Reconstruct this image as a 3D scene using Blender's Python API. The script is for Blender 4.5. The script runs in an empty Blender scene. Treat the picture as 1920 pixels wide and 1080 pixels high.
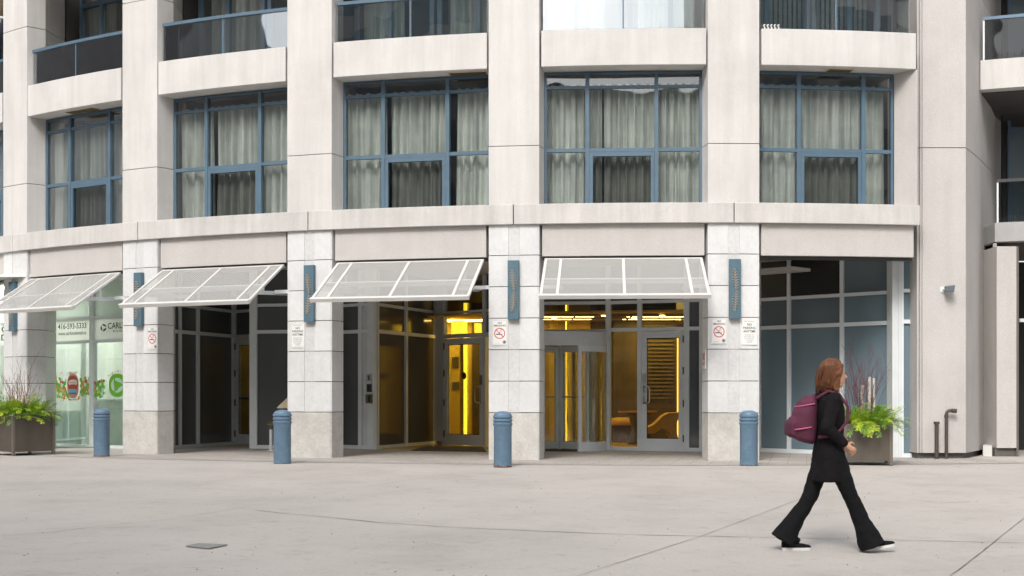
import bpy, bmesh, math, random
from mathutils import Vector, Matrix
random.seed(7)
R_ = math.radians
S = bpy.context.scene
COL = S.collection

# ------------------------------------------------------------------ camera, sky, sun, exposure
EYE = 1.09
cd = bpy.data.cameras.new('camera'); cam = bpy.data.objects.new('camera', cd); COL.objects.link(cam)
cam.location = (0, 0, EYE); cam.rotation_euler = (R_(90), 0, 0)
cd.sensor_width = 36; cd.lens = 2600 / 1920 * 36; cd.shift_y = 200 / 1920
cd.clip_end = 2000; cd.clip_start = 0.1
S.camera = cam
W = bpy.data.worlds.new("World"); S.world = W; W.use_nodes = True
wn = W.node_tree; bg = wn.nodes['Background']
sky = wn.nodes.new('ShaderNodeTexSky'); sky.sky_type = 'NISHITA'; sky.sun_disc = False
SUN_EL, SUN_AZ = R_(42), R_(200)          # azimuth clockwise from +Y (behind the camera, to the left)
sky.sun_elevation = SUN_EL; sky.sun_rotation = SUN_AZ
sky.air_density = 1.0; sky.dust_density = 4.0; sky.ozone_density = 1.0
hs = wn.nodes.new('ShaderNodeHueSaturation'); hs.inputs['Saturation'].default_value = 0.30
wn.links.new(sky.outputs[0], hs.inputs['Color']); wn.links.new(hs.outputs[0], bg.inputs[0])
bg.inputs[1].default_value = 0.15
sl = bpy.data.lights.new('sun', 'SUN'); sl.energy = 1.1; sl.angle = R_(17); sl.color = (1, .96, .9)
sun = bpy.data.objects.new('sun', sl); COL.objects.link(sun)
sd = Vector((math.sin(SUN_AZ) * math.cos(SUN_EL), math.cos(SUN_AZ) * math.cos(SUN_EL), math.sin(SUN_EL)))
sun.rotation_euler = sd.to_track_quat('Z', 'Y').to_euler(); sun.location = (0, -5, 40)
S.view_settings.view_transform = 'Standard'; S.view_settings.look = 'None'
S.view_settings.exposure = 0.86; S.view_settings.gamma = 1
S.cycles.max_bounces = 10; S.cycles.transparent_max_bounces = 24
S.cycles.use_denoising = True

# ------------------------------------------------------------------ plan geometry
FPX, HOR = 2600.0, 740.0
CX, CZ, RAD, T0, TD = 3.066, 43.33, 20.478, -.1488, .1776     # convex facade: centre, radius, bay angle
def PU(u, r=0):
    t = T0 + TD * u
    return (CX + (RAD + r) * math.sin(t), CZ - (RAD + r) * math.cos(t))
def U(px, r=0):
    a = (px - 960) / FPX; RR = RAD + r
    A = a * a + 1; B = -2 * (a * CX + CZ); C = CX * CX + CZ * CZ - RR * RR
    Z = (-B - math.sqrt(B * B - 4 * A * C)) / (2 * A)
    return (math.atan2(a * Z - CX, CZ - Z) - T0) / TD
def G(px, py):                       # point of the level paving
    Z = EYE * FPX / (py - HOR); return ((px - 960) / FPX * Z, Z)
SLOPE_Y, SLOPE = 21.6, 0.026
def gz(y): return 0 if y > SLOPE_Y else -(SLOPE_Y - max(y, -8)) * SLOPE
def GS(px, py):                      # point of the sloping plaza
    k = (py - HOR) / FPX
    y = (EYE + SLOPE_Y * SLOPE) / (k + SLOPE)
    if y > SLOPE_Y: y = EYE / k
    return ((px - 960) / FPX * y, y)

class MB:
    def __init__(s): s.v = []; s.f = []; s.uv = None
    def add(s, vs, fs):
        n = len(s.v); s.v += [tuple(v) for v in vs]; s.f += [tuple(i + n for i in f) for f in fs]; return s
    def prism(s, poly, z0, z1):
        n = len(poly); vs = [(p[0], p[1], z0) for p in poly] + [(p[0], p[1], z1) for p in poly]
        a = sum(poly[i][0] * poly[(i + 1) % n][1] - poly[(i + 1) % n][0] * poly[i][1] for i in range(n))
        fs = [(i, (i + 1) % n, n + (i + 1) % n, n + i) for i in range(n)] + [tuple(range(n - 1, -1, -1)), tuple(range(n, 2 * n))]
        if a < 0: fs = [tuple(reversed(f)) for f in fs]
        return s.add(vs, fs)
    def hexa(s, p):                  # 8 points: bottom 4, top 4
        return s.add(p, [(3, 2, 1, 0), (4, 5, 6, 7), (0, 1, 5, 4), (1, 2, 6, 5), (2, 3, 7, 6), (3, 0, 4, 7)])
    def box(s, x0, x1, y0, y1, z0, z1):
        return s.hexa([(x0, y0, z0), (x1, y0, z0), (x1, y1, z0), (x0, y1, z0), (x0, y0, z1), (x1, y0, z1), (x1, y1, z1), (x0, y1, z1)])
    def fbox(s, F, a, b, c, d, z0, z1):   # box in a frame: along a..b, outward c..d
        return s.hexa([F(a, d, z0), F(b, d, z0), F(b, c, z0), F(a, c, z0), F(a, d, z1), F(b, d, z1), F(b, c, z1), F(a, c, z1)])
    def tube(s, pts, rad, n=8, cap=True):
        pts = [Vector(p) for p in pts]; m = len(pts)
        rs = rad if isinstance(rad, (list, tuple)) else [rad] * m
        vs = []; up = None
        for i, p in enumerate(pts):
            d = (pts[min(i + 1, m - 1)] - pts[max(i - 1, 0)]).normalized()
            if up is None: up = d.orthogonal().normalized()
            up = (up - d * up.dot(d)).normalized(); w = d.cross(up)
            for k in range(n):
                a = 2 * math.pi * k / n; vs.append(p + (up * math.cos(a) + w * math.sin(a)) * rs[i])
        fs = [(i * n + k, i * n + (k + 1) % n, (i + 1) * n + (k + 1) % n, (i + 1) * n + k) for i in range(m - 1) for k in range(n)]
        if cap: fs += [tuple(range(n - 1, -1, -1)), tuple(range((m - 1) * n, m * n))]
        return s.add(vs, fs)
    def loft(s, rings, n=24, ax='z'):   # rings (cx,cy,cz,rx,ry[,tilt])
        vs = []
        for c in rings:
            for k in range(n):
                a = 2 * math.pi * k / n; x = c[3] * math.cos(a); y = c[4] * math.sin(a)
                t = c[5] if len(c) > 5 else 0
                vs.append((c[0] + x * math.cos(t), c[1] + y, c[2] - x * math.sin(t)))
        m = len(rings)
        fs = [(i * n + k, i * n + (k + 1) % n, (i + 1) * n + (k + 1) % n, (i + 1) * n + k) for i in range(m - 1) for k in range(n)]
        fs += [tuple(range(n - 1, -1, -1)), tuple(range((m - 1) * n, m * n))]
        return s.add(vs, fs)
    def lathe(s, prof, c=(0, 0, 0), n=32):
        return s.loft([(c[0], c[1], c[2] + z, r, r) for r, z in prof], n)
    def disc(s, F, a, z, r, d, n=28, r2=0):  # disc or ring on a frame plane, 2 mm thick
        vs = []; fs = []
        for k in range(n):
            t = 2 * math.pi * k / n
            for rr in (r, r2): vs.append(F(a + rr * math.cos(t), d, z + rr * math.sin(t)))
        if r2:
            fs = [(2 * k, 2 * ((k + 1) % n), 2 * ((k + 1) % n) + 1, 2 * k + 1) for k in range(n)]
        else:
            vs = vs[::2]; fs = [tuple(range(n))]
        return s.add(vs, fs)

def world_off(p):
    o = Vector((0, 0, 0))
    while p: o += p.location; p = p.parent
    return o
def build(mb, name, mat, parent=None, smooth=False, label=None, bevel=0, world=True):
    off = world_off(parent) if (parent and world) else Vector((0, 0, 0))
    me = bpy.data.meshes.new(name)
    me.from_pydata([(v[0] - off.x, v[1] - off.y, v[2] - off.z) for v in mb.v], [], mb.f); me.update()
    me.materials.append(mat)
    if smooth:
        for p in me.polygons: p.use_smooth = True
    o = bpy.data.objects.new(name, me); COL.objects.link(o)
    if parent: o.parent = parent
    if label: o['label'] = label
    if bevel:
        b = o.modifiers.new('bevel', 'BEVEL'); b.width = bevel; b.segments = 2; b.limit_method = 'ANGLE'
    return o
def sharp(o, ang=35):
    o.data.set_sharp_from_angle(angle=R_(ang)); return o
def tag(o, label, cat, group=None):
    o['label'] = label; o['category'] = cat
    if group: o['group'] = group
    return o
def thing(name, loc, label, cat, group=None, rz=0):
    o = bpy.data.objects.new(name, None); COL.objects.link(o); o.location = loc; o.rotation_euler = (0, 0, rz)
    return tag(o, label, cat, group)
def struct(o): o['kind'] = 'structure'; return o
def copy_tree(o, parent=None):
    c = o.copy(); COL.objects.link(c); c.parent = parent
    for ch in list(o.children): copy_tree(ch, c)
    return c

class Seg:                            # a vertical plane through two plan points
    def __init__(s, p0, p1):
        s.p0 = Vector(p0); s.p1 = Vector(p1); s.L = (s.p1 - s.p0).length; s.t = (s.p1 - s.p0).normalized()
        s.n = Vector((s.t.y, -s.t.x))   # outward, towards the camera when p0 is left of p1
    def __call__(s, a, d, z):
        p = s.p0 + s.t * a + s.n * d; return (p.x, p.y, z)
    def s_(s, px):
        k = (px - 960) / FPX
        return (k * s.p0.y - s.p0.x) / (s.t.x - k * s.t.y)
    def Z(s, px): return (s.p0 + s.t * s.s_(px)).y

# ------------------------------------------------------------------ materials
def newmat(name):
    m = bpy.data.materials.new(name); m.use_nodes = True; return m, m.node_tree, m.node_tree.nodes['Principled BSDF']
def nd(t, typ, **kw):
    n = t.nodes.new(typ)
    for k, v in kw.items():
        if k in n.inputs: n.inputs[k].default_value = v
        else: setattr(n, k, v)
    return n
def c4(c): return (c[0], c[1], c[2], 1)
def pm(name, col, rough=.6, metal=0, var=.12, vs=3.0, speck=0, ss=120, bump=0, streak=0, stain=0, spec=.5, isl=0, fine=0):
    m, t, b = newmat(name); L = t.links
    b.inputs['Roughness'].default_value = rough; b.inputs['Metallic'].default_value = metal
    b.inputs['Specular IOR Level'].default_value = spec
    tc = nd(t, 'ShaderNodeTexCoord'); src = tc.outputs['Object']
    n1 = nd(t, 'ShaderNodeTexNoise', Scale=vs, Detail=6, Roughness=.6); L.new(src, n1.inputs['Vector'])
    mr = nd(t, 'ShaderNodeMapRange'); mr.inputs['From Min'].default_value = .3; mr.inputs['From Max'].default_value = .7
    mr.inputs['To Min'].default_value = 1 - var; mr.inputs['To Max'].default_value = 1 + var; L.new(n1.outputs[0], mr.inputs[0])
    val = mr.outputs[0]
    def mul(a, fac, sc, stretch, lo=.35, hi=.65):
        mp = nd(t, 'ShaderNodeMapping'); mp.inputs['Scale'].default_value = stretch; L.new(src, mp.inputs[0])
        n = nd(t, 'ShaderNodeTexNoise', Scale=sc, Detail=4, Roughness=.65); L.new(mp.outputs[0], n.inputs['Vector'])
        r = nd(t, 'ShaderNodeMapRange'); r.inputs[1].default_value = lo; r.inputs[2].default_value = hi
        r.inputs[3].default_value = 1 - fac; r.inputs[4].default_value = 1 + fac * .4; L.new(n.outputs[0], r.inputs[0])
        x = nd(t, 'ShaderNodeMath', operation='MULTIPLY'); L.new(a, x.inputs[0]); L.new(r.outputs[0], x.inputs[1]); return x.outputs[0]
    if speck: val = mul(val, speck, ss, (1, 1, 1), .3, .7)
    if streak: val = mul(val, streak, 5, (1, 1, .07), .3, .7)
    if stain: val = mul(val, stain, .9, (1, 1, 1), .3, .5)
    if fine: val = mul(val, fine, 5.5, (1, 1, 1), .30, .44)
    if isl:                            # each cast panel or stone differs a little
        gi = nd(t, 'ShaderNodeNewGeometry'); r = nd(t, 'ShaderNodeMapRange'); r.inputs[3].default_value = 1 - isl; r.inputs[4].default_value = 1 + isl * .6
        L.new(gi.outputs['Random Per Island'], r.inputs[0]); x = nd(t, 'ShaderNodeMath', operation='MULTIPLY'); L.new(val, x.inputs[0]); L.new(r.outputs[0], x.inputs[1]); val = x.outputs[0]
    mx = nd(t, 'ShaderNodeVectorMath', operation='SCALE'); mx.inputs[0].default_value = col; L.new(val, mx.inputs['Scale'])
    L.new(mx.outputs[0], b.inputs['Base Color'])
    if bump:
        nb = nd(t, 'ShaderNodeTexNoise', Scale=ss, Detail=3); L.new(src, nb.inputs['Vector'])
        bp = nd(t, 'ShaderNodeBump', Strength=bump, Distance=.01); L.new(nb.outputs[0], bp.inputs['Height']); L.new(bp.outputs[0], b.inputs['Normal'])
    return m
def emit(name, col, strength):
    m, t, b = newmat(name); b.inputs['Base Color'].default_value = c4(col)
    b.inputs['Emission Color'].default_value = c4(col); b.inputs['Emission Strength'].default_value = strength; return m
def warp(t, L, strength, scale=1.3):
    tc = nd(t, 'ShaderNodeTexCoord'); n = nd(t, 'ShaderNodeTexNoise', Scale=scale, Detail=1); L.new(tc.outputs['Object'], n.inputs['Vector'])
    bp = nd(t, 'ShaderNodeBump', Strength=strength, Distance=.02); L.new(n.outputs[0], bp.inputs['Height']); return bp.outputs[0]
def glass(name, tint, base=.06, k=1.0, wob=.35):
    m = bpy.data.materials.new(name); m.use_nodes = True; t = m.node_tree; t.nodes.clear(); L = t.links
    out = nd(t, 'ShaderNodeOutputMaterial'); tr = nd(t, 'ShaderNodeBsdfTransparent'); tr.inputs[0].default_value = c4(tint)
    gl = nd(t, 'ShaderNodeBsdfGlossy', Roughness=.015); gl.inputs[0].default_value = (.95, .97, 1, 1)
    fr = nd(t, 'ShaderNodeFresnel', IOR=1.5); ma = nd(t, 'ShaderNodeMath', operation='MULTIPLY_ADD'); ma.inputs[1].default_value = k; ma.inputs[2].default_value = base
    L.new(fr.outputs[0], ma.inputs[0]); mx = nd(t, 'ShaderNodeMixShader'); L.new(ma.outputs[0], mx.inputs[0]); L.new(tr.outputs[0], mx.inputs[1]); L.new(gl.outputs[0], mx.inputs[2])
    nrm = warp(t, L, wob); L.new(nrm, gl.inputs['Normal']); L.new(mx.outputs[0], out.inputs[0]); return m
def darkglass(name, col, rough=.04, spec=.9, wob=.3):
    m, t, b = newmat(name); b.inputs['Base Color'].default_value = c4(col); b.inputs['Roughness'].default_value = rough
    b.inputs['Specular IOR Level'].default_value = spec; t.links.new(warp(t, t.links, wob), b.inputs['Normal']); return m

M = {}
M['precast'] = pm('precast_concrete', (.545, .528, .507), .85, var=.05, vs=1.2, speck=.08, ss=60, bump=.2, streak=.11, stain=.06)
M['soffit'] = pm('soffit_plaster', (.62, .52, .37), .9, var=.08)
M['cornice'] = pm('cornice_concrete', (.525, .507, .485), .85, var=.07, vs=1.5, speck=.12, ss=60, bump=.25, streak=.16, stain=.06)
M['lintel'] = pm('lintel_concrete', (.50, .475, .45), .9, var=.04, vs=2, speck=.2, ss=90, bump=.4, streak=.05)
M['stone'] = pm('white_stone', (.62, .62, .62), .6, var=.05, vs=2, speck=.08, ss=14, bump=.06, streak=.06, isl=.07)
M['stone_strip'] = pm('grey_stone', (.56, .56, .555), .7, var=.06, vs=4, speck=.12, ss=20, bump=.1)
M['stone_base'] = pm('rough_stone', (.48, .465, .435), .8, var=.10, vs=5, speck=.14, ss=26, bump=.5, stain=.15)
M['joint'] = pm('dark_joint', (.10, .095, .085), .9)
M['wing'] = pm('exposed_aggregate', (.475, .452, .433), .95, var=.06, vs=1.0, speck=.17, ss=75, bump=.4, streak=.05, stain=.05)
M['wing2'] = pm('smooth_grey_concrete', (.36, .353, .35), .9, var=.08, vs=1.2, speck=.1, ss=60, bump=.2, streak=.08)
M['plaza'] = pm('plaza_concrete', (.415, .385, .352), .85, var=.07, vs=.45, speck=.12, ss=45, bump=.3, stain=.06, fine=.10)
M['bluef'] = pm('blue_window_frame', (.08, .132, .18), .4, var=.1)
M['blue'] = pm('blue_paint', (.108, .18, .255), .45, var=.12, vs=9, speck=.12, ss=40, stain=.12)
M['plaque'] = pm('blue_metal_plaque', (.075, .14, .18), .45, var=.12, vs=8)
M['feather'] = pm('bronze_feather', (.36, .32, .26), .5, metal=.2)
M['alu'] = pm('pale_aluminium', (.70, .74, .76), .45, var=.05)
M['alud'] = pm('grey_aluminium', (.62, .65, .66), .45, var=.05)
M['steel'] = pm('brushed_steel', (.5, .5, .5), .3, metal=.9, streak=.1)
M['dark'] = pm('dark_metal', (.035, .035, .035), .5)
M['black'] = pm('black', (.012, .012, .012), .7)
M['pipe'] = pm('brown_pipe', (.06, .045, .035), .6, var=.3, vs=20)
M['curtain'] = pm('sheer_curtain', (.66, .675, .64), .95, var=.16, vs=2.5, streak=.3)  # vertical streaks in the colour strengthen the shading of the folds
M['curtaind'] = pm('grey_curtain', (.50, .50, .46), .95, var=.15, vs=2.5, streak=.25)  # fold shade streaked into the colour here too
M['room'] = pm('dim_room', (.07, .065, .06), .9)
M['gpane'] = glass('window_glass', (.91, .93, .92), .04, .6, .28)
M['gbal'] = glass('balustrade_glass', (.66, .70, .70), .12, 1.7, .2)
M['gwing'] = glass('wing_glass', (.55, .57, .57), .01, .4, .2)
M['gclear'] = glass('lobby_glass', (.95, .95, .90), .01, .6, .1)
M['ggreen'] = glass('green_glass', (.92, .965, .94), .01, .5, .12)
M['gdark'] = darkglass('dark_panel_glass', (.10, .107, .11), .05, .7, .15)
M['gbrown'] = darkglass('brown_panel_glass', (.085, .077, .063), .10, .2, .1)
M['gblue'] = darkglass('blue_panel_glass', (.14, .20, .235), .05, .7, .15)
M['gblueup'] = darkglass('upper_blue_glass', (.12, .155, .175), .05, .7, .15)
M['louver'] = pm('louver', (.03, .028, .025), .6)
M['white'] = pm('white_sign', (.72, .72, .70), .5, var=.03)
M['arcade'] = pm('arcade_ceiling', (.62, .64, .62), .6, var=.04)
def film(name, col, f):               # frosted film lit through from the room behind
    m = pm(name, col, .5, var=.03); t = m.node_tree; L = t.links; b = t.nodes['Principled BSDF']; tl = nd(t, 'ShaderNodeBsdfTranslucent'); tl.inputs[0].default_value = c4(col)
    mx = nd(t, 'ShaderNodeMixShader'); mx.inputs[0].default_value = f; L.new(b.outputs[0], mx.inputs[1]); L.new(tl.outputs[0], mx.inputs[2]); L.new(mx.outputs[0], t.nodes['Material Output'].inputs[0]); return m
M['signband'] = film('frosted_film', (.80, .83, .80), .5)
M['signtop'] = film('pale_film', (.62, .68, .64), .5)
M['ink'] = pm('black_ink', (.02, .02, .025), .6, var=0)
M['inkgrey'] = pm('grey_ink', (.28, .28, .29), .6, var=0)
M['red'] = pm('red_ink', (.55, .03, .03), .6, var=0)
M['redfilm'] = pm('film_red', (.50, .07, .04), .5, var=0)
M['green'] = pm('film_green', (.16, .50, .03), .5, var=0)
M['orange'] = pm('film_orange', (.70, .33, .06), .5, var=0)
M['paleg'] = pm('film_pale', (.55, .75, .62), .5, var=0)
M['cyan'] = pm('film_cyan', (.18, .50, .62), .5, var=0)
M['cyand'] = pm('film_blue', (.04, .22, .45), .5, var=0)
M['pink'] = pm('film_pink', (.62, .30, .24), .5, var=0)
M['tooth'] = pm('film_white', (.75, .72, .66), .5, var=0)
M['yellow'] = pm('yellow_wall', (.66, .46, .05), .55, var=.1, streak=.15)
M['yellowd'] = pm('ochre_wall', (.42, .29, .05), .5, var=.15, streak=.2)
M['slat'] = pm('bronze_slat', (.17, .12, .03), .5)
M['wood'] = pm('dark_wood', (.10, .068, .02), .45, var=.25, streak=.3)
M['gold'] = pm('gold_floor', (.50, .34, .06), .25, var=.1)
M['leather'] = pm('ochre_leather', (.50, .30, .05), .5)
M['ceil'] = pm('lobby_ceiling', (.62, .42, .08), .7)
M['clinic'] = pm('clinic_wall', (.68, .70, .66), .7, var=.03)
M['clinicf'] = pm('clinic_floor', (.20, .25, .20), .5)
M['counter'] = pm('clinic_counter', (.50, .58, .52), .5)
M['lit'] = emit('lit_strip', (1, .66, .04), 1.5)
M['litp'] = emit('lamp_panel', (1, .74, .22), 10)
M['litw'] = emit('white_lamp', (1, .98, .9), 14)
M['plbox'] = pm('bronze_planter', (.135, .115, .095), .42, metal=.55, var=.14, vs=2.5, streak=.1)
M['plpost'] = pm('planter_post', (.19, .165, .14), .4, metal=.5, var=.1)
M['soil'] = pm('soil', (.05, .035, .02), .95)
M['leafb'] = pm('bright_cedar', (.38, .50, .03), .6, var=.3, vs=9)
M['leafd'] = pm('green_cedar', (.13, .27, .03), .6, var=.35, vs=9)
M['twig'] = pm('red_twig', (.10, .025, .03), .6, var=.3, vs=20)
M['twigb'] = pm('brown_twig', (.13, .07, .045), .6, var=.3, vs=20)
M['birch'] = pm('birch_bark', (.62, .57, .52), .7, var=.2, vs=14, speck=.5, ss=30)
M['birchp'] = pm('pink_birch', (.50, .36, .29), .7, var=.3, vs=14, speck=.4, ss=30)
M['rust'] = pm('rust', (.16, .07, .03), .9, var=.5, vs=40)
M['tan'] = pm('tan_hood', (.30, .25, .18), .6)
M['terracotta'] = pm('terracotta', (.25, .10, .05), .8)
M['mat'] = pm('door_mat', (.03, .028, .025), .95)
M['brass'] = pm('weathered_brass', (.16, .13, .08), .5, metal=.6, var=.3, vs=30)
M['cloth'] = pm('black_cloth', (.007, .007, .008), .85, var=.2, vs=8, spec=.15)
M['coat'] = pm('dark_coat', (.008, .007, .008), .85, var=.2, vs=8, spec=.15)
M['pack'] = pm('magenta_fabric', (.085, .015, .038), .85, var=.25, vs=9)
M['packp'] = pm('pink_piping', (.50, .10, .20), .6)
M['skin'] = pm('skin', (.50, .27, .17), .5, var=.05)
M['hair'] = pm('ginger_hair', (.135, .045, .012), .65, var=.35, vs=12, streak=.3)
M['sole'] = pm('white_sole', (.6, .6, .58), .6)
M['patch'] = pm('drain_iron', (.23, .235, .22), .7, var=.2, vs=20)
M['crack'] = pm('joint_sealant', (.17, .155, .14), .9, var=.4, vs=6)

def mat_mesh():                       # perforated metal seen at its real hole pitch
    m, t, b = newmat('perforated_metal'); L = t.links
    b.inputs['Base Color'].default_value = (.36, .352, .338, 1); b.inputs['Roughness'].default_value = .5
    uv = nd(t, 'ShaderNodeUVMap'); sp = nd(t, 'ShaderNodeSeparateXYZ'); L.new(uv.outputs[0], sp.inputs[0])
    def sn(out, k, off=0):
        a = nd(t, 'ShaderNodeMath', operation='MULTIPLY'); a.inputs[1].default_value = k; L.new(out, a.inputs[0])
        c = nd(t, 'ShaderNodeMath', operation='SINE'); L.new(a.outputs[0], c.inputs[0]); return c.outputs[0]
    k = 2 * math.pi / .036
    m1 = nd(t, 'ShaderNodeMath', operation='MULTIPLY'); L.new(sn(sp.outputs[0], k), m1.inputs[0]); L.new(sn(sp.outputs[1], k), m1.inputs[1])
    mr = nd(t, 'ShaderNodeMapRange'); mr.inputs[1].default_value = .0; mr.inputs[2].default_value = .35; mr.inputs[3].default_value = .05; mr.inputs[4].default_value = .56
    L.new(m1.outputs[0], mr.inputs[0])
    tr = nd(t, 'ShaderNodeBsdfTransparent'); mx = nd(t, 'ShaderNodeMixShader'); L.new(mr.outputs[0], mx.inputs[0])
    L.new(b.outputs[0], mx.inputs[1]); L.new(tr.outputs[0], mx.inputs[2]); L.new(mx.outputs[0], t.nodes['Material Output'].inputs[0]); return m
M['perf'] = mat_mesh()

def mat_pavers():
    m, t, b = newmat('sidewalk_pavers'); L = t.links; b.inputs['Roughness'].default_value = .85
    tc = nd(t, 'ShaderNodeTexCoord'); mp = nd(t, 'ShaderNodeMapping'); mp.inputs['Rotation'].default_value = (0, 0, R_(12)); L.new(tc.outputs['Object'], mp.inputs[0])
    br = nd(t, 'ShaderNodeTexBrick', Scale=1.0); L.new(mp.outputs[0], br.inputs['Vector'])
    br.inputs['Brick Width'].default_value = .6; br.inputs['Row Height'].default_value = .3; br.inputs['Mortar Size'].default_value = .006
    br.inputs['Color1'].default_value = (.41, .38, .35, 1); br.inputs['Color2'].default_value = (.365, .335, .31, 1); br.inputs['Mortar'].default_value = (.17, .15, .13, 1)
    n = nd(t, 'ShaderNodeTexNoise', Scale=1.4, Detail=8, Roughness=.7); L.new(tc.outputs['Object'], n.inputs['Vector'])
    r = nd(t, 'ShaderNodeMapRange'); r.inputs[1].default_value = .3; r.inputs[2].default_value = .7; r.inputs[3].default_value = .82; r.inputs[4].default_value = 1.12; L.new(n.outputs[0], r.inputs[0])
    v = nd(t, 'ShaderNodeVectorMath', operation='SCALE'); L.new(br.outputs[0], v.inputs[0]); L.new(r.outputs[0], v.inputs['Scale']); L.new(v.outputs[0], b.inputs['Base Color'])
    return m
M['pavers'] = mat_pavers()

# ------------------------------------------------------------------ ground
mb = MB(); ys = [-400, -8, SLOPE_Y, 400]; xs = [-400, -40, 40, 400]
for y in ys:
    for x in xs: mb.v.append((x, y, gz(y)))
for j in range(3):
    for i in range(3): a = j * 4 + i; mb.f.append((a, a + 1, a + 5, a + 4))
struct(build(mb, 'ground', M['plaza']))
mb = MB(); n = 60
ring = [(PU(-5 + 7.2 * i / n, 1.45), PU(-5 + 7.2 * i / n, -9.5)) for i in range(n + 1)]
for i in range(n):
    a, b = ring[i]; c, d = ring[i + 1]
    ya = [gz(q[1]) for q in (a, b, d, c)]
    mb.add([(a[0], a[1], ya[0] + .005), (c[0], c[1], ya[3] + .005), (d[0], d[1], ya[2] + .005), (b[0], b[1], ya[1] + .005)], [(0, 1, 2, 3)])
struct(build(mb, 'sidewalk', M['pavers']))
def ribbon(name, pts, w, mat, jit=.004):
    mb = MB(); P = []
    for i in range(len(pts) - 1):
        (x0, y0), (x1, y1) = pts[i], pts[i + 1]; k = max(2, int(math.hypot(x1 - x0, y1 - y0) / .15))
        for j in range(k): P.append((x0 + (x1 - x0) * j / k, y0 + (y1 - y0) * j / k))
    P.append(pts[-1])
    for i, p in enumerate(P):
        q = P[min(i + 1, len(P) - 1)]; o = P[max(i - 1, 0)]
        t = Vector((q[0] - o[0], q[1] - o[1])).normalized(); nn = Vector((-t.y, t.x)); ww = w * random.uniform(.5, 1.3) / 2; j = random.uniform(-jit, jit)
        for s in (1, -1):
            x = p[0] + nn.x * (j + s * ww); y = p[1] + nn.y * (j + s * ww); mb.v.append((x, y, gz(y) + .005))
    mb.f = [(2 * i, 2 * i + 1, 2 * i + 3, 2 * i + 2) for i in range(len(P) - 1)]
    return struct(build(mb, name, mat))
def jl(px, w, name='paving_joint'): return ribbon(name, [GS(*p) for p in px], w, M['crack'])
jl([(480, 957), (530, 963), (620, 971), (720, 981), (830, 988), (970, 995), (1180, 1003), (1420, 1008), (1640, 1012), (1960, 1020)], .017)
jl([(-60, 1010), (0, 1006), (100, 998), (200, 986), (300, 977), (420, 958)], .010)
jl([(420, 958), (600, 927), (750, 903), (870, 886)], .006)
jl([(1500, 936), (1320, 1004), (1085, 1080), (900, 1140)], .007)
jl([(1500, 936), (1570, 918), (1720, 884)], .006)
jl([(1960, 940), (1900, 988), (1840, 1036), (1780, 1082), (1700, 1150)], .011)
for q in ([(170, 894), (184, 893.5), (230, 893)], [(55, 876), (80, 878), (130, 878)], [(560, 937), (580, 936)], [(1560, 905), (1610, 908)], [(1700, 936), (1760, 944), (1820, 941)]):
    jl(q, .012, 'surface_crack')
# drain cover
mb = MB(); q = [GS(348, 1026), GS(372, 1021), GS(427, 1023.5), GS(392, 1030.5)]
mb.add([(x, y, gz(y) + .006) for x, y in q] + [(x, y, gz(y) + .014) for x, y in q], [(0, 1, 2, 3), (4, 7, 6, 5), (0, 4, 5, 1), (1, 5, 6, 2), (2, 6, 7, 3), (3, 7, 4, 0)])
tag(build(mb, 'drain_cover', M['patch']), 'dark iron drain cover set flat in the pale plaza paving', 'drain cover')
mb = MB()
for i in range(130):
    px, py = random.uniform(-50, 1970), random.uniform(868, 1090); x, y = GS(px, py); s = random.uniform(.006, .016)
    mb.add([(x + random.uniform(-s, s), y + random.uniform(-s, s), gz(y) + .004 + h) for h in (0, 0, 0, .008)], [(0, 1, 2), (0, 3, 1), (1, 3, 2), (2, 3, 0)])
o = build(mb, 'pavement_grit', M['crack']); o['label'] = 'small dark specks of grit scattered on the plaza'; o['kind'] = 'stuff'; o['category'] = 'grit'

# ------------------------------------------------------------------ the curved building
HC = .117                              # half column width in bays
Z_CORB, Z_COR, Z_SOF, Z_BT, Z_LIN = 3.92, 4.252, 6.53, 7.13, 3.39
bld = thing('apartment_building', (*PU(0, -4), 0), 'curved apartment building of pale precast concrete over white stone piers with blue framed windows', 'building')
def arcp(mb, u0, u1, r0, r1, z0, z1, n=6):
    us = [u0 + (u1 - u0) * i / n for i in range(n + 1)]
    return mb.prism([PU(u, r0) for u in us] + [PU(u, r1) for u in reversed(us)], z0, z1)
BAYS = range(-5, 2)
def bay_end(k): return k + 1 - HC - .008 if k < 1 else 1.857
def colpoly(j, r=0., dep=.39, back=1.1, e=0):
    sp = .042 / (TD * RAD)
    return [PU(j - HC + e, r), PU(j - HC / 3, r + .001), PU(j + HC / 3, r + .001), PU(j + HC - e, r), PU(j + HC + sp - e, -dep), PU(j + HC * .1, -back), PU(j - HC * .6, -back), PU(j - HC - sp + e, -dep)]
# upper columns: stacked precast lengths with real joints
for j in range(-4, 2):
    mb = MB()
    for a, b in ((Z_COR, 4.25 + .975), (5.235, 8.30), (8.31, 10.6)): mb.prism(colpoly(j), a, b)
    o = build(mb, 'column', M['precast'], bld, bevel=.006)
    build(MB().prism(colpoly(j, -.02, .38, 1.05, .006), Z_COR + .01, 10.5), 'joint_core', M['joint'], o)
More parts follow.
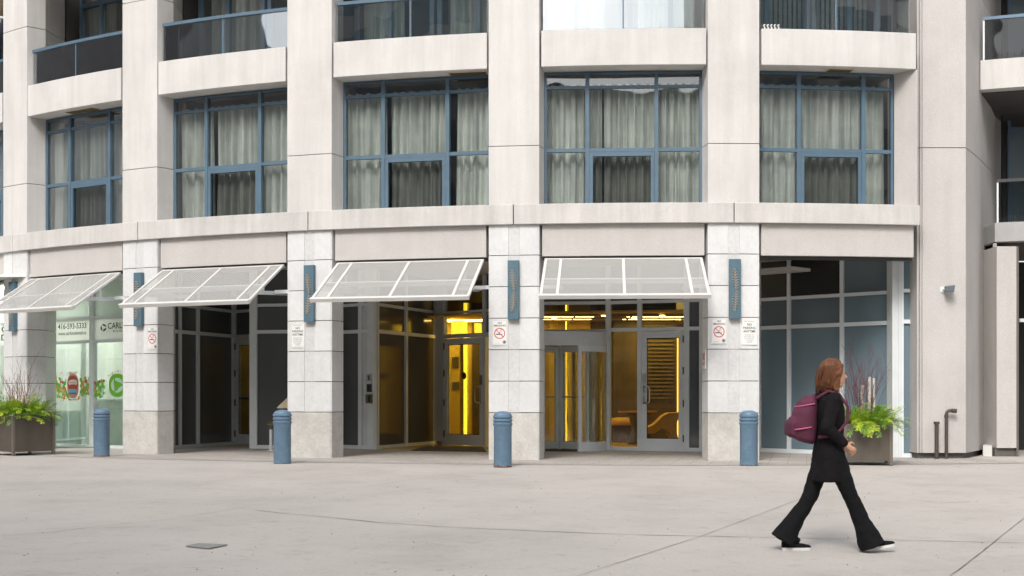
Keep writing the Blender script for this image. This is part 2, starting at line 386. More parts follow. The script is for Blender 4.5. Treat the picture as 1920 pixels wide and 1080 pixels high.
# beams, upper slab
for k in BAYS:
    a, b = k + HC + .010, bay_end(k)
    if k == -5: a = -4.9
    build(arcp(MB(), a, b, .012, -.40, Z_SOF, Z_BT, 8), 'spandrel_beam', M['precast'], bld, bevel=.008)
    build(arcp(MB(), a, b, .0, -.40, 9.35, 9.95, 8), 'spandrel_beam', M['precast'], bld)
    build(arcp(MB(), a, b, -.403, -3.2, 6.60, 6.95, 8), 'floor_slab', M['soffit'], bld)
    build(arcp(MB(), a, b, -.403, -3.2, 9.40, 9.60, 8), 'floor_slab', M['soffit'], bld)
build(arcp(MB(), -4.9, 1.86, -.30, -9.5, 3.60, 3.90, 40), 'arcade_ceiling', M['arcade'], bld)
# cornice in lengths that meet over the piers
ce = [-4.0, -3.0, U(261.5), U(579.7), U(963.3), U(1375.6), 1.873]
for i in range(len(ce) - 1):
    build(arcp(MB(), ce[i] + .0022, ce[i + 1] - .0022, .05, -.9, Z_CORB, Z_COR, 10), 'cornice', M['cornice'], bld, bevel=.008)
build(arcp(MB(), -4.9, -4.002, .05, -.9, Z_CORB, Z_COR, 10), 'cornice', M['cornice'], bld, bevel=.008)
# lintel panels
for k in BAYS:
    a, b = (k + HC + .012 if k > -5 else -4.9), (k + 1 - HC - .014 if k < 1 else 1.853)
    build(arcp(MB(), a, b, -.045, -.30, Z_LIN, Z_CORB - .002, 8), 'lintel', M['lintel'], bld, bevel=.006)
    build(arcp(MB(), a, b, -.12, -.26, Z_LIN - .05, Z_LIN - .002, 8), 'lintel_track', M['dark'], bld)
# stone piers
COURSES = [.79, 1.315, 1.84, 2.365, 2.89, 3.41]
for j in range(-4, 2):
    def poly(e=0, strip=True):
        sp = .042 / (TD * RAD); w = HC - .0; s = .026
        f = [PU(j - w, -.01 - e), PU(j - w * .6, -.008 - e), PU(j - s, -.004 - e)]
        if strip: f += [PU(j - s, -.016 - e), PU(j + s, -.016 - e)]
        f += [PU(j + s, -.004 - e), PU(j + w * .6, -.008 - e), PU(j + w - .006, -.01 - e), PU(j + w - .006, -.02 - e), PU(j + w - .003, -.02 - e), PU(j + w, -.012 - e),
              PU(j + w + sp, -.39), PU(j + w * .1, -.9), PU(j - w * .6, -.9), PU(j - w - sp, -.39)]
        return f
    mb = MB(); zs = COURSES + [Z_CORB]
    for i in range(len(zs) - 1): mb.prism(poly(), zs[i] + (.006 if i else .006), zs[i + 1] - (.006 if i < len(zs) - 2 else .001))
    o = build(mb, 'pier', M['stone'], bld, bevel=.003)
    build(MB().prism(colpoly(j, -.028, .375, .86, .006), .02, Z_CORB - .003), 'joint_core', M['joint'], o)
    build(MB().prism(poly(-.004, False), 0, .784), 'base_stone', M['stone_base'], o, bevel=.004)
    s = MB(); arcp(s, j - .0255, j + .0255, -.006, -.0275, 1.0, 3.3, 2)
    st = MB()
    for i in range(len(zs) - 1): arcp(st, j - .0255, j + .0255, -.0125, -.0262, zs[i] + .004, zs[i + 1] - .004, 2)
    build(st, 'centre_strip', M['stone_strip'], o)

# windows of the second level
def curtain_mesh(F, s0, s1, z0, z1, d, amp=.07, gaps=()):
    n = int((s1 - s0) / .016); vs = []; fs = []; ph = random.uniform(0, 9); fr = random.uniform(34, 42)
    f2 = random.uniform(5, 9)
    for i in range(n + 1):
        s = s0 + (s1 - s0) * i / n
        w0 = math.sin(s * fr + ph + 1.3 * math.sin(s * f2)) + .5 * math.sin(s * fr * 2.3 + ph * 2)
        w1 = math.sin(s * fr + ph + .5 + 1.5 * math.sin(s * f2 + .4)) + .5 * math.sin(s * fr * 2.1 + ph)
        for z, w in ((z0, w1), ((z0 + z1) / 2, (w0 + w1) / 2), (z1, w0)): vs.append(F(s, d + amp * w, z))
    for i in range(n):
        for j in range(2): fs.append((i * 3 + j, i * 3 + 3 + j, i * 3 + 4 + j, i * 3 + 1 + j))
    m = MB(); m.add(vs, fs); return m
def make_window(F, L, z0, z1, zt, zm, m1, m2, sash=True, curt='curtain', depth=.16):
    fr = MB(); fw = .045
    for a, b in ((0, fw), (L - fw, L)): fr.fbox(F, a, b, -.06, .02, z0, z1)
    for a in (m1, m2): fr.fbox(F, a - .033, a + .033, -.06, .035, z0, z1)
    cells = [(fw, m1 - .033), (m1 + .033, m2 - .033), (m2 + .033, L - fw)]
    for a, b in cells:
        fr.fbox(F, a, b, -.058, .018, z0, z0 + .05); fr.fbox(F, a, b, -.058, .018, z1 - .05, z1)
        fr.fbox(F, a, b, -.056, .022, zt - .025, zt + .025); fr.fbox(F, a, b, -.056, .022, zm - .03, zm + .03)
    w = build(fr, 'window', M['bluef'], bld)
    for i, (a, b) in enumerate(cells):
        for j, (c, d) in enumerate(((z0 + .05, zm - .03), (zm + .03, zt - .025), (zt + .025, z1 - .05))):
            if sash and i == 1 and j == 0:
                s = MB(); s.fbox(F, a + .004, a + .06, -.05, .03, c, d - .004); s.fbox(F, b - .06, b - .004, -.05, .03, c, d - .004)
                s.fbox(F, a + .06, b - .06, -.05, .03, c, c + .07); s.fbox(F, a + .06, b - .06, -.05, .03, d - .075, d - .004)
                build(s, 'opening_sash', M['bluef'], w)
                build(MB().fbox(F, a + .06, b - .06, -.012, -.004, c + .07, d - .075), 'pane', M['gsash'], w)
            else:
                build(MB().fbox(F, a, b, -.012, -.004, c, d), 'pane', M['gpane'], w)
    return w
M['gsash'] = glass('sash_glass', (.66, .67, .66), .008, .5, .2)
CUR = {-5: 'curtaind', -4: 'curtaind', -3: 'curtain', -2: 'curtain', -1: 'curtain', 0: 'curtain', 1: 'curtain'}
for k in range(-4, 2):
    sp = .05 / (TD * RAD)
    ul, ur = k + HC + sp * .8, (k + 1 - HC - sp * .8 if k < 1 else 1.80)
    F = Seg(PU(ul, -.42), PU(ur, -.42)); L = F.L
    zt, zm = 6.27, 5.21
    if k < 1: m1, m2 = L * .275, L * .712
    else: m1, m2 = F.s_(1497), F.s_(1618)
    w = make_window(F, L, 4.18, 6.528, zt, zm, m1, m2)
    rng = random.Random(k * 7 + 3)
    if k == 1: parts = [(.05, L - .05, 'curtain')]
    elif k == 0: parts = [(.03, m1 + .25, 'curtain'), (m1 + .28, L - .04, 'curtain')]
    elif k == -1: parts = [(.03, m1 - .02, 'curtain'), (m1 + .05, m2 - .02, 'curtain'), (m2 + .1, L - .03, 'curtain')]
    elif k == -2: parts = [(.03, m1, 'curtain'), (m1 + .04, L - .03, 'curtain')]
    else: parts = [(.03, m1 + .3, 'curtain'), (m1 + .35, L - .04, 'curtain')]
    for a, b, c in parts:
        cu = build(curtain_mesh(F, a, b, 4.2, 6.36, -.22), 'curtain', M[c], w, smooth=True)
    if k == 1: # splayed return at the end of the building
        build(MB().prism([PU(1.80, -.38), PU(1.857, -.01), PU(1.866, -.01), PU(1.866, -.6)], Z_COR, Z_SOF - .002), 'end_jamb', M['wing'], bld)
# room enclosures behind the glass
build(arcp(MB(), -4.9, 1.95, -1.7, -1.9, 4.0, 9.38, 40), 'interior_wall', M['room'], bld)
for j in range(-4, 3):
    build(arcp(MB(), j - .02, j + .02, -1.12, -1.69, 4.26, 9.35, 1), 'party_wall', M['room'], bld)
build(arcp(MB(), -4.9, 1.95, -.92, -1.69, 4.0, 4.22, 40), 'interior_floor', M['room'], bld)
# soffit vents
for k, px0, px1 in ((-3, 127, 178), (-1, 842, 912), (1, 1552, 1598)):
    u0, u1 = U(px0, -.2), U(px1, -.2)
    v = arcp(MB(), u0, u1, -.12, -.33, 6.515, 6.528, 2)
    vo = build(v, 'soffit_vent', M['soffit'], bld)
    sl_ = MB()
    for i in range(7): r = -.135 - i * .028; arcp(sl_, u0 + .003, u1 - .003, r, r - .012, 6.508, 6.5145, 2)
    build(sl_, 'vent_slats', M['brass'], vo)

# balconies of the third level
for k in range(-4, 2):
    a, b = k + HC + .014, (k + 1 - HC - .014 if k < 1 else 1.84)
    bal = build(arcp(MB(), a, b, -.10, -.14, 7.132, 7.16, 6), 'balcony', M['bluef'], bld)
    um = (a + b) / 2
    for c, d in ((a, um - .003), (um + .003, b)):
        build(arcp(MB(), c, d, -.115, -.127, 7.162, 7.79, 4), 'balustrade_pane', M['gbal'], bal)
    build(arcp(MB(), a, b, -.085, -.16, 7.79, 7.845, 6), 'top_rail', M['bluef'], bal)
    build(arcp(MB(), um - .0028, um + .0028, -.10, -.15, 7.161, 7.789, 1), 'baluster', M['bluef'], bal)
    F = Seg(PU(k + HC * .7, -1.35), PU((k + 1 - HC * .7) if k < 1 else 1.84, -1.35)); L = F.L
    fr = MB(); cells = []
    xs_ = [0, L * .22, L * .5, L * .55, L * .8, L]
    for x in xs_: fr.fbox(F, x - .04, x + .04, -.05, .04, 7.0, 9.38)
    for i in range(5):
        a_, b_ = xs_[i] + .04, xs_[i + 1] - .04
        fr.fbox(F, a_, b_, -.045, .035, 7.0, 7.12); fr.fbox(F, a_, b_, -.045, .035, 8.95, 9.05)
        cells.append((a_, b_))
    w = build(fr, 'balcony_window', M['bluef'], bld)
    for a_, b_ in cells: build(MB().fbox(F, a_, b_, -.012, -.004, 7.12, 8.95), 'pane', M['gpane'], w)
    a_, b_ = {-1: (.1, L * .3), 0: (.05, L * .4), 1: (.05, L * .95), -2: (.1, L * .5), -3: (.1, L * .3), -4: (.1, L * .4)}[k]
    if k == 1:
        bl = MB(); n = int((b_ - a_) / .085)
        for i in range(n):
            s = a_ + (b_ - a_) * i / n; bl.add([F(s, -.10, 7.1), F(s + .07, -.14, 7.1), F(s + .07, -.14, 9.0), F(s, -.10, 9.0)], [(0, 1, 2, 3)])
        build(bl, 'vertical_blind', M['curtaind'], w)
    else: build(curtain_mesh(F, a_, b_, 7.1, 9.0, -.15), 'curtain', M['curtaind' if k < -1 else 'curtain'], w, smooth=True)
    if k == -1 or k == 0: build(curtain_mesh(F, L * .6, L * .95, 7.1, 9.0, -.15), 'curtain', M['curtain'], w, smooth=True)

# ------------------------------------------------------------------ ground floor glazing
def storefront(name, F, cols, rows, paner, zbase=.0, frame='alu', d0=-.05, d1=.05, skipframe=()):
    """cols: mullion intervals (s0,s1) along the plane, rows: rail intervals (z0,z1); paner(i,j)->material or None"""
    fr = MB()
    for a, b in cols: fr.fbox(F, a, b, d0, d1, zbase, 3.598)
    for i in range(len(cols) - 1):
        a, b = cols[i][1], cols[i + 1][0]
        for z0, z1 in rows: fr.fbox(F, a, b, d0 + .004, d1 - .004, z0, z1)
    fo = build(fr, name, M[frame], bld)
    for i in range(len(cols) - 1):
        a, b = cols[i][1], cols[i + 1][0]
        for j in range(len(rows)):
            z0 = rows[j][1]; z1 = rows[j + 1][0] if j + 1 < len(rows) else 3.598
            m = paner(i, j)
            if m: build(MB().fbox(F, a, b, -.006, .004, z0, z1), 'pane', M[m], fo)
    return fo
def iv(F, *pairs): return [(F.s_(a), F.s_(b)) for a, b in pairs]
ROWS = [(.0, .075), (2.32, 2.39), (2.86, 2.92)]

def make_door(F, s0, s1, z1, name, pane, handle='right', hinge=True, fr=.105):
    d = MB(); m = 'alu'
    d.fbox(F, s0, s0 + fr, -.03, .035, .02, z1); d.fbox(F, s1 - fr, s1, -.03, .035, .02, z1)
    d.fbox(F, s0 + fr, s1 - fr, -.03, .035, .02, .24); d.fbox(F, s0 + fr, s1 - fr, -.03, .035, z1 - .13, z1)
    o = build(d, name, M[m], bld, bevel=.004)
    build(MB().fbox(F, s0 + fr, s1 - fr, -.004, .004, .24, z1 - .13), 'pane', M[pane], o)
    t = MB(); g = .012
    for a, b, z0, zz in ((s0 + fr, s0 + fr + g, .24, z1 - .13), (s1 - fr - g, s1 - fr, .24, z1 - .13), (s0 + fr + g, s1 - fr - g, .24, .252), (s0 + fr + g, s1 - fr - g, z1 - .142, z1 - .13)):
        t.fbox(F, a, b, .005, .012, z0, zz)
    build(t, 'glazing_gasket', M['black'], o)
    if handle:
        hs_ = s1 - .05 if handle == 'right' else s0 + .055; sg = -1 if handle == 'right' else 1
        h = MB(); pts = [F(hs_, .035, .92), F(hs_, .085, .92), F(hs_ + sg * .10, .10, .93), F(hs_ + sg * .13, .10, .96), F(hs_ + sg * .13, .10, 1.20), F(hs_ + sg * .10, .10, 1.24), F(hs_, .085, 1.25), F(hs_, .035, 1.25)]
        h.tube(pts, .013); h.tube([F(hs_, .06, .92), F(hs_, .06, 1.25)], .012); build(h, 'pull_handle', M['steel'], o, smooth=True)
        build(MB().fbox(F, hs_ - .035, hs_ + .045, .036, .055, 1.30, 1.50), 'lock_plate', M['steel'], o)
        hg = s0 + .005 if handle == 'right' else s1 - .005
    else: hg = s0 + .005
    if hinge:
        for z in (.25, .92, 1.55, z1 - .16):
            h = MB(); h.tube([F(hg, .045, z - .07), F(hg, .045, z + .07)], .014, 8); build(h, 'hinge', M['dark'], o)
    return o

# bay between first and second piers from the left: the dental clinic
F = Seg(G(60, 835.0), G(300, 844.5))
cl = iv(F, (84, 99.8), (171, 178), (236, 244), (296, 304))
cf = storefront('clinic_front', F, cl, [(0, .06), (2.15, 2.21), (2.645, 2.70)], lambda i, j: ('ggreen', 'signband', 'signtop')[j])
F5 = F
F = Seg(G(-330, 838.0), G(40, 834.0))
cw = storefront('clinic_front', F, iv(F, (-320, -312), (-200, -192), (-90, -82), (-3, 1), (30, 38)), [(0, .06), (2.15, 2.21), (2.645, 2.70)], lambda i, j: ('ggreen', 'signband', 'signtop')[j])
F6 = F
# clinic interior
mb = MB(); mb.box(-14.5, -7.0, 33.0, 33.1, .006, 3.59); mb.box(-7.05, -6.95, 28.4, 33, .006, 3.59); mb.box(-14.6, -14.5, 28, 33.1, .006, 3.59)
build(mb, 'clinic_wall', M['clinic'], bld)
build(MB().box(-14.5, -7.06, 28.3, 33, .008, .02), 'clinic_floor', M['clinicf'], bld)
build(MB().box(-14.5, -7.06, 27.2, 33, 3.40, 3.45), 'clinic_ceiling', M['clinic'], bld)
for x, y in ((-8.6, 29.6), (-10.4, 29.8), (-8.4, 31.5), (-12, 30.5), (-10.5, 31.8)):
    build(MB().box(x - .6, x + .6, y - .3, y + .3, 3.36, 3.398), 'ceiling_lamp', M['litw'], bld)
mb = MB(); mb.box(-9.0, -7.6, 30.2, 30.8, .02, .95); mb.box(-9.05, -7.55, 30.15, 30.85, .95, .99)
tag(build(mb, 'reception_counter', M['counter']), 'pale clinic counter behind the green tinted window', 'counter')
mb = MB(); mb.box(-10.4, -9.3, 29.9, 30.4, .12, .74)
for i in range(3): mb.box(-10.36 + i * .36, -10.04 + i * .36, 29.88, 29.9, .16, .70)
mb.box(-10.3, -9.4, 30, 30.35, .02, .12)
tag(build(mb, 'storage_cabinet', M['counter']), 'low pale cabinet inside the clinic window, left of the counter', 'cabinet')
# thin post and partition
build(MB().box(-9.2, -9.1, 29.6, 32.9, .02, 3.4), 'clinic_partition', M['clinic'], bld)

# bay two: dark panels and a narrow door
F = Seg(G(310, 843.5), G(440, 834.0))
storefront('storefront', F, iv(F, (300, 306), (334, 337), (367, 371), (433.5, 441)), ROWS, lambda i, j: 'gdark')
F = Seg(G(441, 834.2), G(486, 836.2))
fo = storefront('door_surround', F, iv(F, (441, 443.5), (480, 486)), [(2.30, 2.385), (2.86, 2.92)], lambda i, j: 'gdark')
make_door(F, F.s_(443.5), F.s_(480), 2.29, 'narrow_door', 'gclear', None)
build(MB().fbox(F, F.s_(450), F.s_(474), .01, .03, .99, 1.03), 'push_bar', M['dark'], fo)
F = Seg(G(469.5, 841.2), G(580, 842.2))
storefront('storefront', F, iv(F, (469.5, 483.2), (541, 544), (566, 572)), ROWS, lambda i, j: 'gdark')
Fc = Seg(G(483.2, 836.4), G(469.5, 841.0))
# bay three: angled vestibule
F = Seg(G(600, 839.5), G(704, 843.0)); FI = F
sf = storefront('storefront', F, iv(F, (590, 596), (674.5, 681), (692, 703)), ROWS, lambda i, j: 'gdark' if i == 0 else 'alud')
F = Seg(G(704, 842.6), G(819, 833.0))
storefront('angled_storefront', F, iv(F, (704, 707), (757.5, 761), (812, 819)), ROWS, lambda i, j: 'gbrown', frame='alud')
F = Seg(G(819, 834.2), G(925, 838.5)); FD = F
storefront('door_surround', F, iv(F, (819, 835), (907.5, 913), (921, 925)), [(2.30, 2.385), (2.82, 2.87)], lambda i, j: ('gclear' if i == 0 and j < 2 else 'gdark'), frame='alud')
dd = make_door(F, F.s_(835), F.s_(907.5), 2.29, 'glass_door', 'gclear', 'right')
o = MB(); o.disc(F, F.s_(871), 1.49, .075, .012); build(o, 'round_sticker', M['dark'], dd)
# main entrance
F = Seg(G(1139, 844.3), G(1318, 847.2)); FE = F
ent = storefront('entrance_front', F, iv(F, (1139, 1145), (1196, 1203.5), (1283, 1293), (1312, 1322)), ROWS,
    lambda i, j: None if (i == 1 and j == 0) else ('gdark' if (i == 2 or j == 2) else 'gclear'))
make_door(F, F.s_(1203.5), F.s_(1283), 2.315, 'entrance_door', 'gclear', 'left')
# transom over the revolving door
FT = Seg(G(985, 843.4), G(1139, 844.3))
fr = MB()
for a, b in iv(FT, (985, 990), (1135.5, 1139)): fr.fbox(FT, a, b, -.05, .05, 2.2, 3.598)
fr.fbox(FT, FT.s_(990), FT.s_(1135.5), -.046, .046, 2.30, 2.37); fr.fbox(FT, FT.s_(990), FT.s_(1135.5), -.046, .046, 2.86, 2.92)
to = build(fr, 'transom', M['alud'], bld)
build(MB().fbox(FT, FT.s_(990), FT.s_(1135.5), -.006, .004, 2.37, 2.86), 'pane', M['gclear'], to)
build(MB().fbox(FT, FT.s_(990), FT.s_(1135.5), -.006, .004, 2.92, 3.598), 'pane', M['gdark'], to)
# revolving door drum
DC = Vector(G(1049, 843.6)); DR = FT.s_(1139) - FT.s_(1049)
def dp(a, r): return (DC.x + r * math.sin(a), DC.y - r * math.cos(a))
def darc(mb, a0, a1, r0, r1, z0, z1, n=14):
    an = [a0 + (a1 - a0) * i / n for i in range(n + 1)]
    return mb.prism([dp(a, r0) for a in an] + [dp(a, r1) for a in reversed(an)], z0, z1)
rev = build(darc(darc(MB(), R_(-92), R_(92), DR, DR - .06, 2.03, 2.30, 24), R_(88), R_(272), DR - .002, DR - .062, 2.03, 2.30, 24), 'revolving_door', M['alud'], bld)
build(darc(MB(), R_(-180), R_(180), DR - .063, .01, 2.06, 2.12, 30), 'drum_ceiling', M['dark'], rev)
aq = math.asin(max(-1, min(1, (FT.s_(1083) - FT.s_(1049)) / DR * 1.0)))
for a0, a1 in ((aq, R_(90)), (R_(-90), -aq), (R_(180) - aq * -0 - R_(66), R_(112)), ):
    if a1 - a0 < .05: continue
    build(darc(MB(), a0, a1, DR - .02, DR - .03, .18, 1.92), 'curved_pane', M['gclear'], rev)
    build(darc(MB(), a0, a1, DR - .01, DR - .05, .0, .18), 'curved_rail', M['alu'], rev)
    build(darc(MB(), a0, a1, DR - .01, DR - .05, 1.92, 2.03), 'curved_rail', M['alu'], rev)
for a in (aq - .03, -aq - .03, R_(86), R_(-92), R_(180) - aq, R_(180) + aq):
    build(darc(MB(), a, a + .07, DR + .003, DR - .055, 0, 2.03, 2), 'drum_post', M['alu'], rev)
mb = MB(); mb.tube([(DC.x, DC.y, .01), (DC.x, DC.y, 2.06)], .035, 12); build(mb, 'centre_shaft', M['alud'], rev)
for i in range(4):
    a = R_(-52 + 90 * i); q = dp(a, DR - .09); FW = Seg(dp(a, .04), q)
    w = MB(); L = FW.L; g = .07
    w.fbox(FW, 0, g, -.02, .02, .03, 2.03); w.fbox(FW, L - g, L, -.02, .02, .03, 2.03); w.fbox(FW, g, L - g, -.02, .02, .03, .17); w.fbox(FW, g, L - g, -.02, .02, 1.93, 2.03)
    wo = build(w, 'door_wing', M['alu'], rev)
    build(MB().fbox(FW, g, L - g, -.004, .004, .17, 1.93), 'pane', M['gclear'], wo)
    build(MB().fbox(FW, g, L - g, .022, .045, 1.03, 1.06), 'push_bar', M['steel'], wo)
build(darc(MB(), R_(-180), R_(180), DR - .07, .02, .006, .014, 30), 'drum_mat', M['mat'], rev)

# lobby interior
BACK = 33.2
mb = MB(); mb.box(-3.6, 6.0, BACK, BACK + .1, .006, 3.59); mb.box(5.9, 6.0, 27.2, BACK, .006, 3.59)
build(mb, 'lobby_wall', M['yellowd'], bld)
build(MB().box(-2.6, -2.55, 30.3, BACK, .006, 3.59), 'lobby_wall', M['yellowd'], bld)
build(MB().box(-2.6, 5.9, 27.75, BACK, .006, .012), 'lobby_floor', M['gold'], bld)
build(MB().prism([(-2.6, 30.6), (-.2, 28.6), (.6, 28.4), (5.9, 27.4), (5.9, BACK), (-2.6, BACK)], 2.76, 2.80), 'lobby_ceiling', M['ceil'], bld)
for x, y in ((1.0, 29.55), (3.2, 29.55), (1.0, 30.6), (3.2, 30.6), (-1.4, 30.9), (-1.4, 31.5)):
    mb = MB(); mb.box(x - .75, x + .75, y - .11, y + .11, 2.752, 2.758); build(mb, 'ceiling_lamp', M['litp'], bld)
for y in (28.55, 28.9, 29.3, 29.75, 30.3, 30.9): build(MB().box(-.1, 4.7, y, y + .09, 2.742, 2.757), 'ceiling_slot', M['wood'], bld)
for x in (.15, 1.3, 2.5, 3.7): build(MB().box(x, x + .03, 28.5, 32.5, 2.725, 2.740), 'ceiling_fin', M['wood'], bld)
for x, y in ((.55, 28.75), (1.9, 28.7), (3.1, 28.6), (.9, 29.5), (2.6, 29.5), (-1.3, 30.4)):
    mb = MB(); mb.box(x - .05, x + .05, y - .04, y + .04, 2.715, 2.724); build(mb, 'downlight', M['litp'], bld)
# wall elements seen through the door glass
FB = Seg((-2.55, 31.9), (-.15, 31.9))
build(MB().fbox(FB, 0, FB.s_(862), -.1, 0, .012, 3.2), 'lobby_wall', M['yellow'], bld)
build(MB().fbox(FB, FB.s_(869), FB.s_(875.5), -.02, .01, .02, 3.2), 'light_strip', M['lit'], bld)
build(MB().fbox(FB, FB.s_(876), FB.s_(884), -.1, 0, .012, 3.2), 'lobby_wall', M['yellow'], bld)
build(MB().fbox(FB, FB.s_(884.2), FB.s_(912), -.1, 0, .012, 3.2), 'dark_wall_panel', M['wood'], bld)
mb = MB(); mb.fbox(FB, FB.s_(847), FB.s_(860), 0, .02, 1.70, 1.96); build(mb, 'wall_grille', M['wood'], bld)
mb = MB(); mb.fbox(FB, FB.s_(848), FB.s_(861), 0, .03, 1.22, 1.38); build(mb, 'wall_control', M['brass'], bld)
q = Seg((-2.5, 30.6), (-.1, 30.2))
for a, b, z0, z1 in ((850, 870, 2.40, 2.70), (893, 903, 2.42, 2.64)):
    build(MB().fbox(q, q.s_(a), q.s_(b), 0, .25, z0, z1), 'wall_lamp', M['lit'], bld)
FB = Seg((.2, 31.6), (2.6, 31.6))
for a, b, m in ((1012, 1030, 'yellowd'), (1030, 1046, 'yellow'), (1046, 1060, 'yellowd'), (1066, 1083, 'yellow'), (1083, 1107, 'yellow'), (1107, 1150, 'wood')):
    build(MB().fbox(FB, FB.s_(a), FB.s_(b) - .003, -.1, 0, .012, 3.2), 'wall_panel', M[m], bld)
build(MB().fbox(FB, FB.s_(1060.5), FB.s_(1063), -.06, -.01, .02, 3.2), 'light_strip', M['lit'], bld)
FW2 = Seg((1.9, 31.2), (4.6, 31.2))
build(MB().fbox(FW2, FW2.s_(1150), FW2.s_(1268), -.1, 0, .012, 3.2), 'dark_wall_panel', M['wood'], bld)
sl_ = MB()
for i in range(26): sl_.fbox(FW2, FW2.s_(1207), FW2.s_(1262), .002, .04, 1.0 + i * .085, 1.035 + i * .085)
build(sl_, 'wall_slats', M['slat'], bld)
build(MB().fbox(FW2, FW2.s_(1270), FW2.s_(1276), -.05, .01, .02, 2.6), 'light_strip', M['lit'], bld)
# lobby furniture
def chaise():
    t = thing('lounge_chair', (*G(1238, 836), 0), 'curved ochre lounge chair seen through the entrance door glass', 'chair')
    x0 = t.location.x; y0 = t.location.y; mb = MB(); prof = []
    pf = [(-.46, .34), (-.40, .40), (-.28, .40), (-.14, .47), (.02, .63), (.14, .70), (.42, .72), (.46, .64), (.34, .56), (.30, .40), (.36, .10), (.24, .10), (.14, .34), (.0, .38), (-.14, .28), (-.32, .26), (-.44, .27)]
    vs = [(x0 + a, y0 - .3, b) for a, b in pf]
    m = len(vs); vs += [(x, y + .62, z) for x, y, z in vs]
    fs = [(i, (i + 1) % m, m + (i + 1) % m, m + i) for i in range(m)] + [tuple(range(m - 1, -1, -1)), tuple(range(m, 2 * m))]
    build(MB().add(vs, fs), 'seat', M['leather'], t)
    for sx in (-.25, .3):
        mb = MB(); mb.tube([(x0 + sx, y0 - .22, .01), (x0 + sx, y0 - .22, .30)], .018); build(mb, 'leg', M['dark'], t)
        mb = MB(); mb.tube([(x0 + sx, y0 + .22, .01), (x0 + sx, y0 + .22, .30)], .018); build(mb, 'leg', M['dark'], t)
chaise()
t = thing('side_table', (*G(1196, 834), 0), 'waisted ochre table standing beside the lounge chair in the lobby', 'table')
x0, y0 = t.location.x, t.location.y
build(MB().loft([(x0, y0, .012, .24, .24), (x0, y0, .3, .13, .13), (x0, y0, .62, .20, .20), (x0, y0, .70, .30, .26)]), 'pedestal', M['wood'], t, smooth=True)
build(MB().loft([(x0, y0, .702, .42, .30), (x0, y0, .735, .43, .31)]), 'tabletop', M['leather'], t)
t = thing('ottoman', (*G(1180, 832), 0), 'small rounded ochre seat left of the lobby table', 'ottoman')
x0, y0 = t.location.x, t.location.y + .5
build(MB().loft([(x0 - .1, y0, .40, .26, .25), (x0 - .1, y0, .46, .29, .27), (x0 - .1, y0, .55, .28, .26), (x0 - .1, y0, .58, .20, .18)]), 'cushion', M['leather'], t, smooth=True)
build(MB().loft([(x0 - .1, y0, .012, .18, .18), (x0 - .1, y0, .40, .08, .08)]), 'pedestal', M['wood'], t, smooth=True)

# bay five: blue grey panels
F = Seg(G(1400, 846.6), G(1672, 856.3))
def p5(i, j):
    if j == 2: return ('gbrown', 'louver', 'gblueup')[min(i - 1, 2)] if i > 0 else 'gbrown'
    if j == 1: return ('gblueup', 'gblueup', 'gblueup', 'gblue')[i]
    return 'gblue'
f5 = storefront('corner_storefront', F, iv(F, (1400, 1407), (1424, 1427.5), (1478, 1484), (1577, 1583.5), (1665.5, 1671)), ROWS, p5)
lv = MB(); a, b = F.s_(1484), F.s_(1577)
for i in range(16): lv.fbox(F, a, b, .005, .03, 2.95 + i * .04, 2.97 + i * .04)
build(lv, 'louver_blades', M['louver'], f5)
F7 = Seg(G(1671.5, 858.0), G(1716, 858.0))
f7 = MB()
for a, b, d in ((1671.5, 1676, .06), (1676, 1683, .03), (1683, 1690, .05)): f7.fbox(F7, F7.s_(a), F7.s_(b) - .002, -.3, d, 0, 3.598)
build(f7, 'corner_post', M['alud'], bld)
storefront('side_light', F7, iv(F7, (1690, 1693), (1709.5, 1716)), ROWS, lambda i, j: 'gblue')
build(MB().fbox(F, F.s_(1424), F.s_(1537), .3, .9, 3.33, 3.385), 'bulkhead', M['lintel'], bld)
# interior blockers behind opaque fronts
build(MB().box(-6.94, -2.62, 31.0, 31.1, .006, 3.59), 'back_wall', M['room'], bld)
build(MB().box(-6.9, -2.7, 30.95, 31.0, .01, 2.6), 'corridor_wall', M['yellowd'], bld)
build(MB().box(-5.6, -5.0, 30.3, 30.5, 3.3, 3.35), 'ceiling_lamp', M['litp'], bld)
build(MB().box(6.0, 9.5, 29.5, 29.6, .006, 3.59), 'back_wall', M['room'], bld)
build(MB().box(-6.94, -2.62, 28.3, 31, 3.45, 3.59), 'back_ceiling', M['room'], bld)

# ------------------------------------------------------------------ right wing
wing = thing('corner_tower', (8.0, 24.5, 0), 'grey exposed aggregate concrete corner block with dark balconies at the right edge', 'building')
ZW = 23.55
def wx(px, Z=ZW): return (px - 960) / FPX * Z
A_ = (wx(1720), ZW + .02); B_ = (wx(1728), ZW); C_ = (wx(1811), ZW); 
curve = [C_]
for px, Z in ((1823, 24.05), (1836, 24.65), (1849, 25.4), (1858, 26.0), (1866, 26.9)): curve.append((wx(px, Z), Z))
ply = [A_, (wx(1722.5), ZW + .02), (wx(1722.5), ZW + .05), (wx(1725), ZW + .05), (wx(1725), ZW), (wx(1727.5), ZW), (wx(1727.5), ZW + .03), (wx(1729.5), ZW + .03), (wx(1729.5), ZW)] + curve + [(9.8, 27.6), (wx(1721), 27.6)]
jz = 1.09 + (740 - 277) / FPX * ZW
mb = MB(); mb.prism(ply, .10, jz - .006); mb.prism(ply, jz + .006, 8.2); mb.prism(ply, 8.21, 10.6)
o = build(mb, 'corner_wall', M['wing'], wing, bevel=.004)
cc = [(p[0] + .03, p[1] + .03) for p in ply if p[1] < 27.5]
build(MB().prism([(A_[0] + .03, ZW + .08), (C_[0] - .02, ZW + .08)] + [(p[0] - .05, p[1] + .06) for p in curve[1:]] + [(9.7, 27.5), (A_[0] + .03, 27.5)], .0, 10.5), 'plinth', M['joint'], wing)
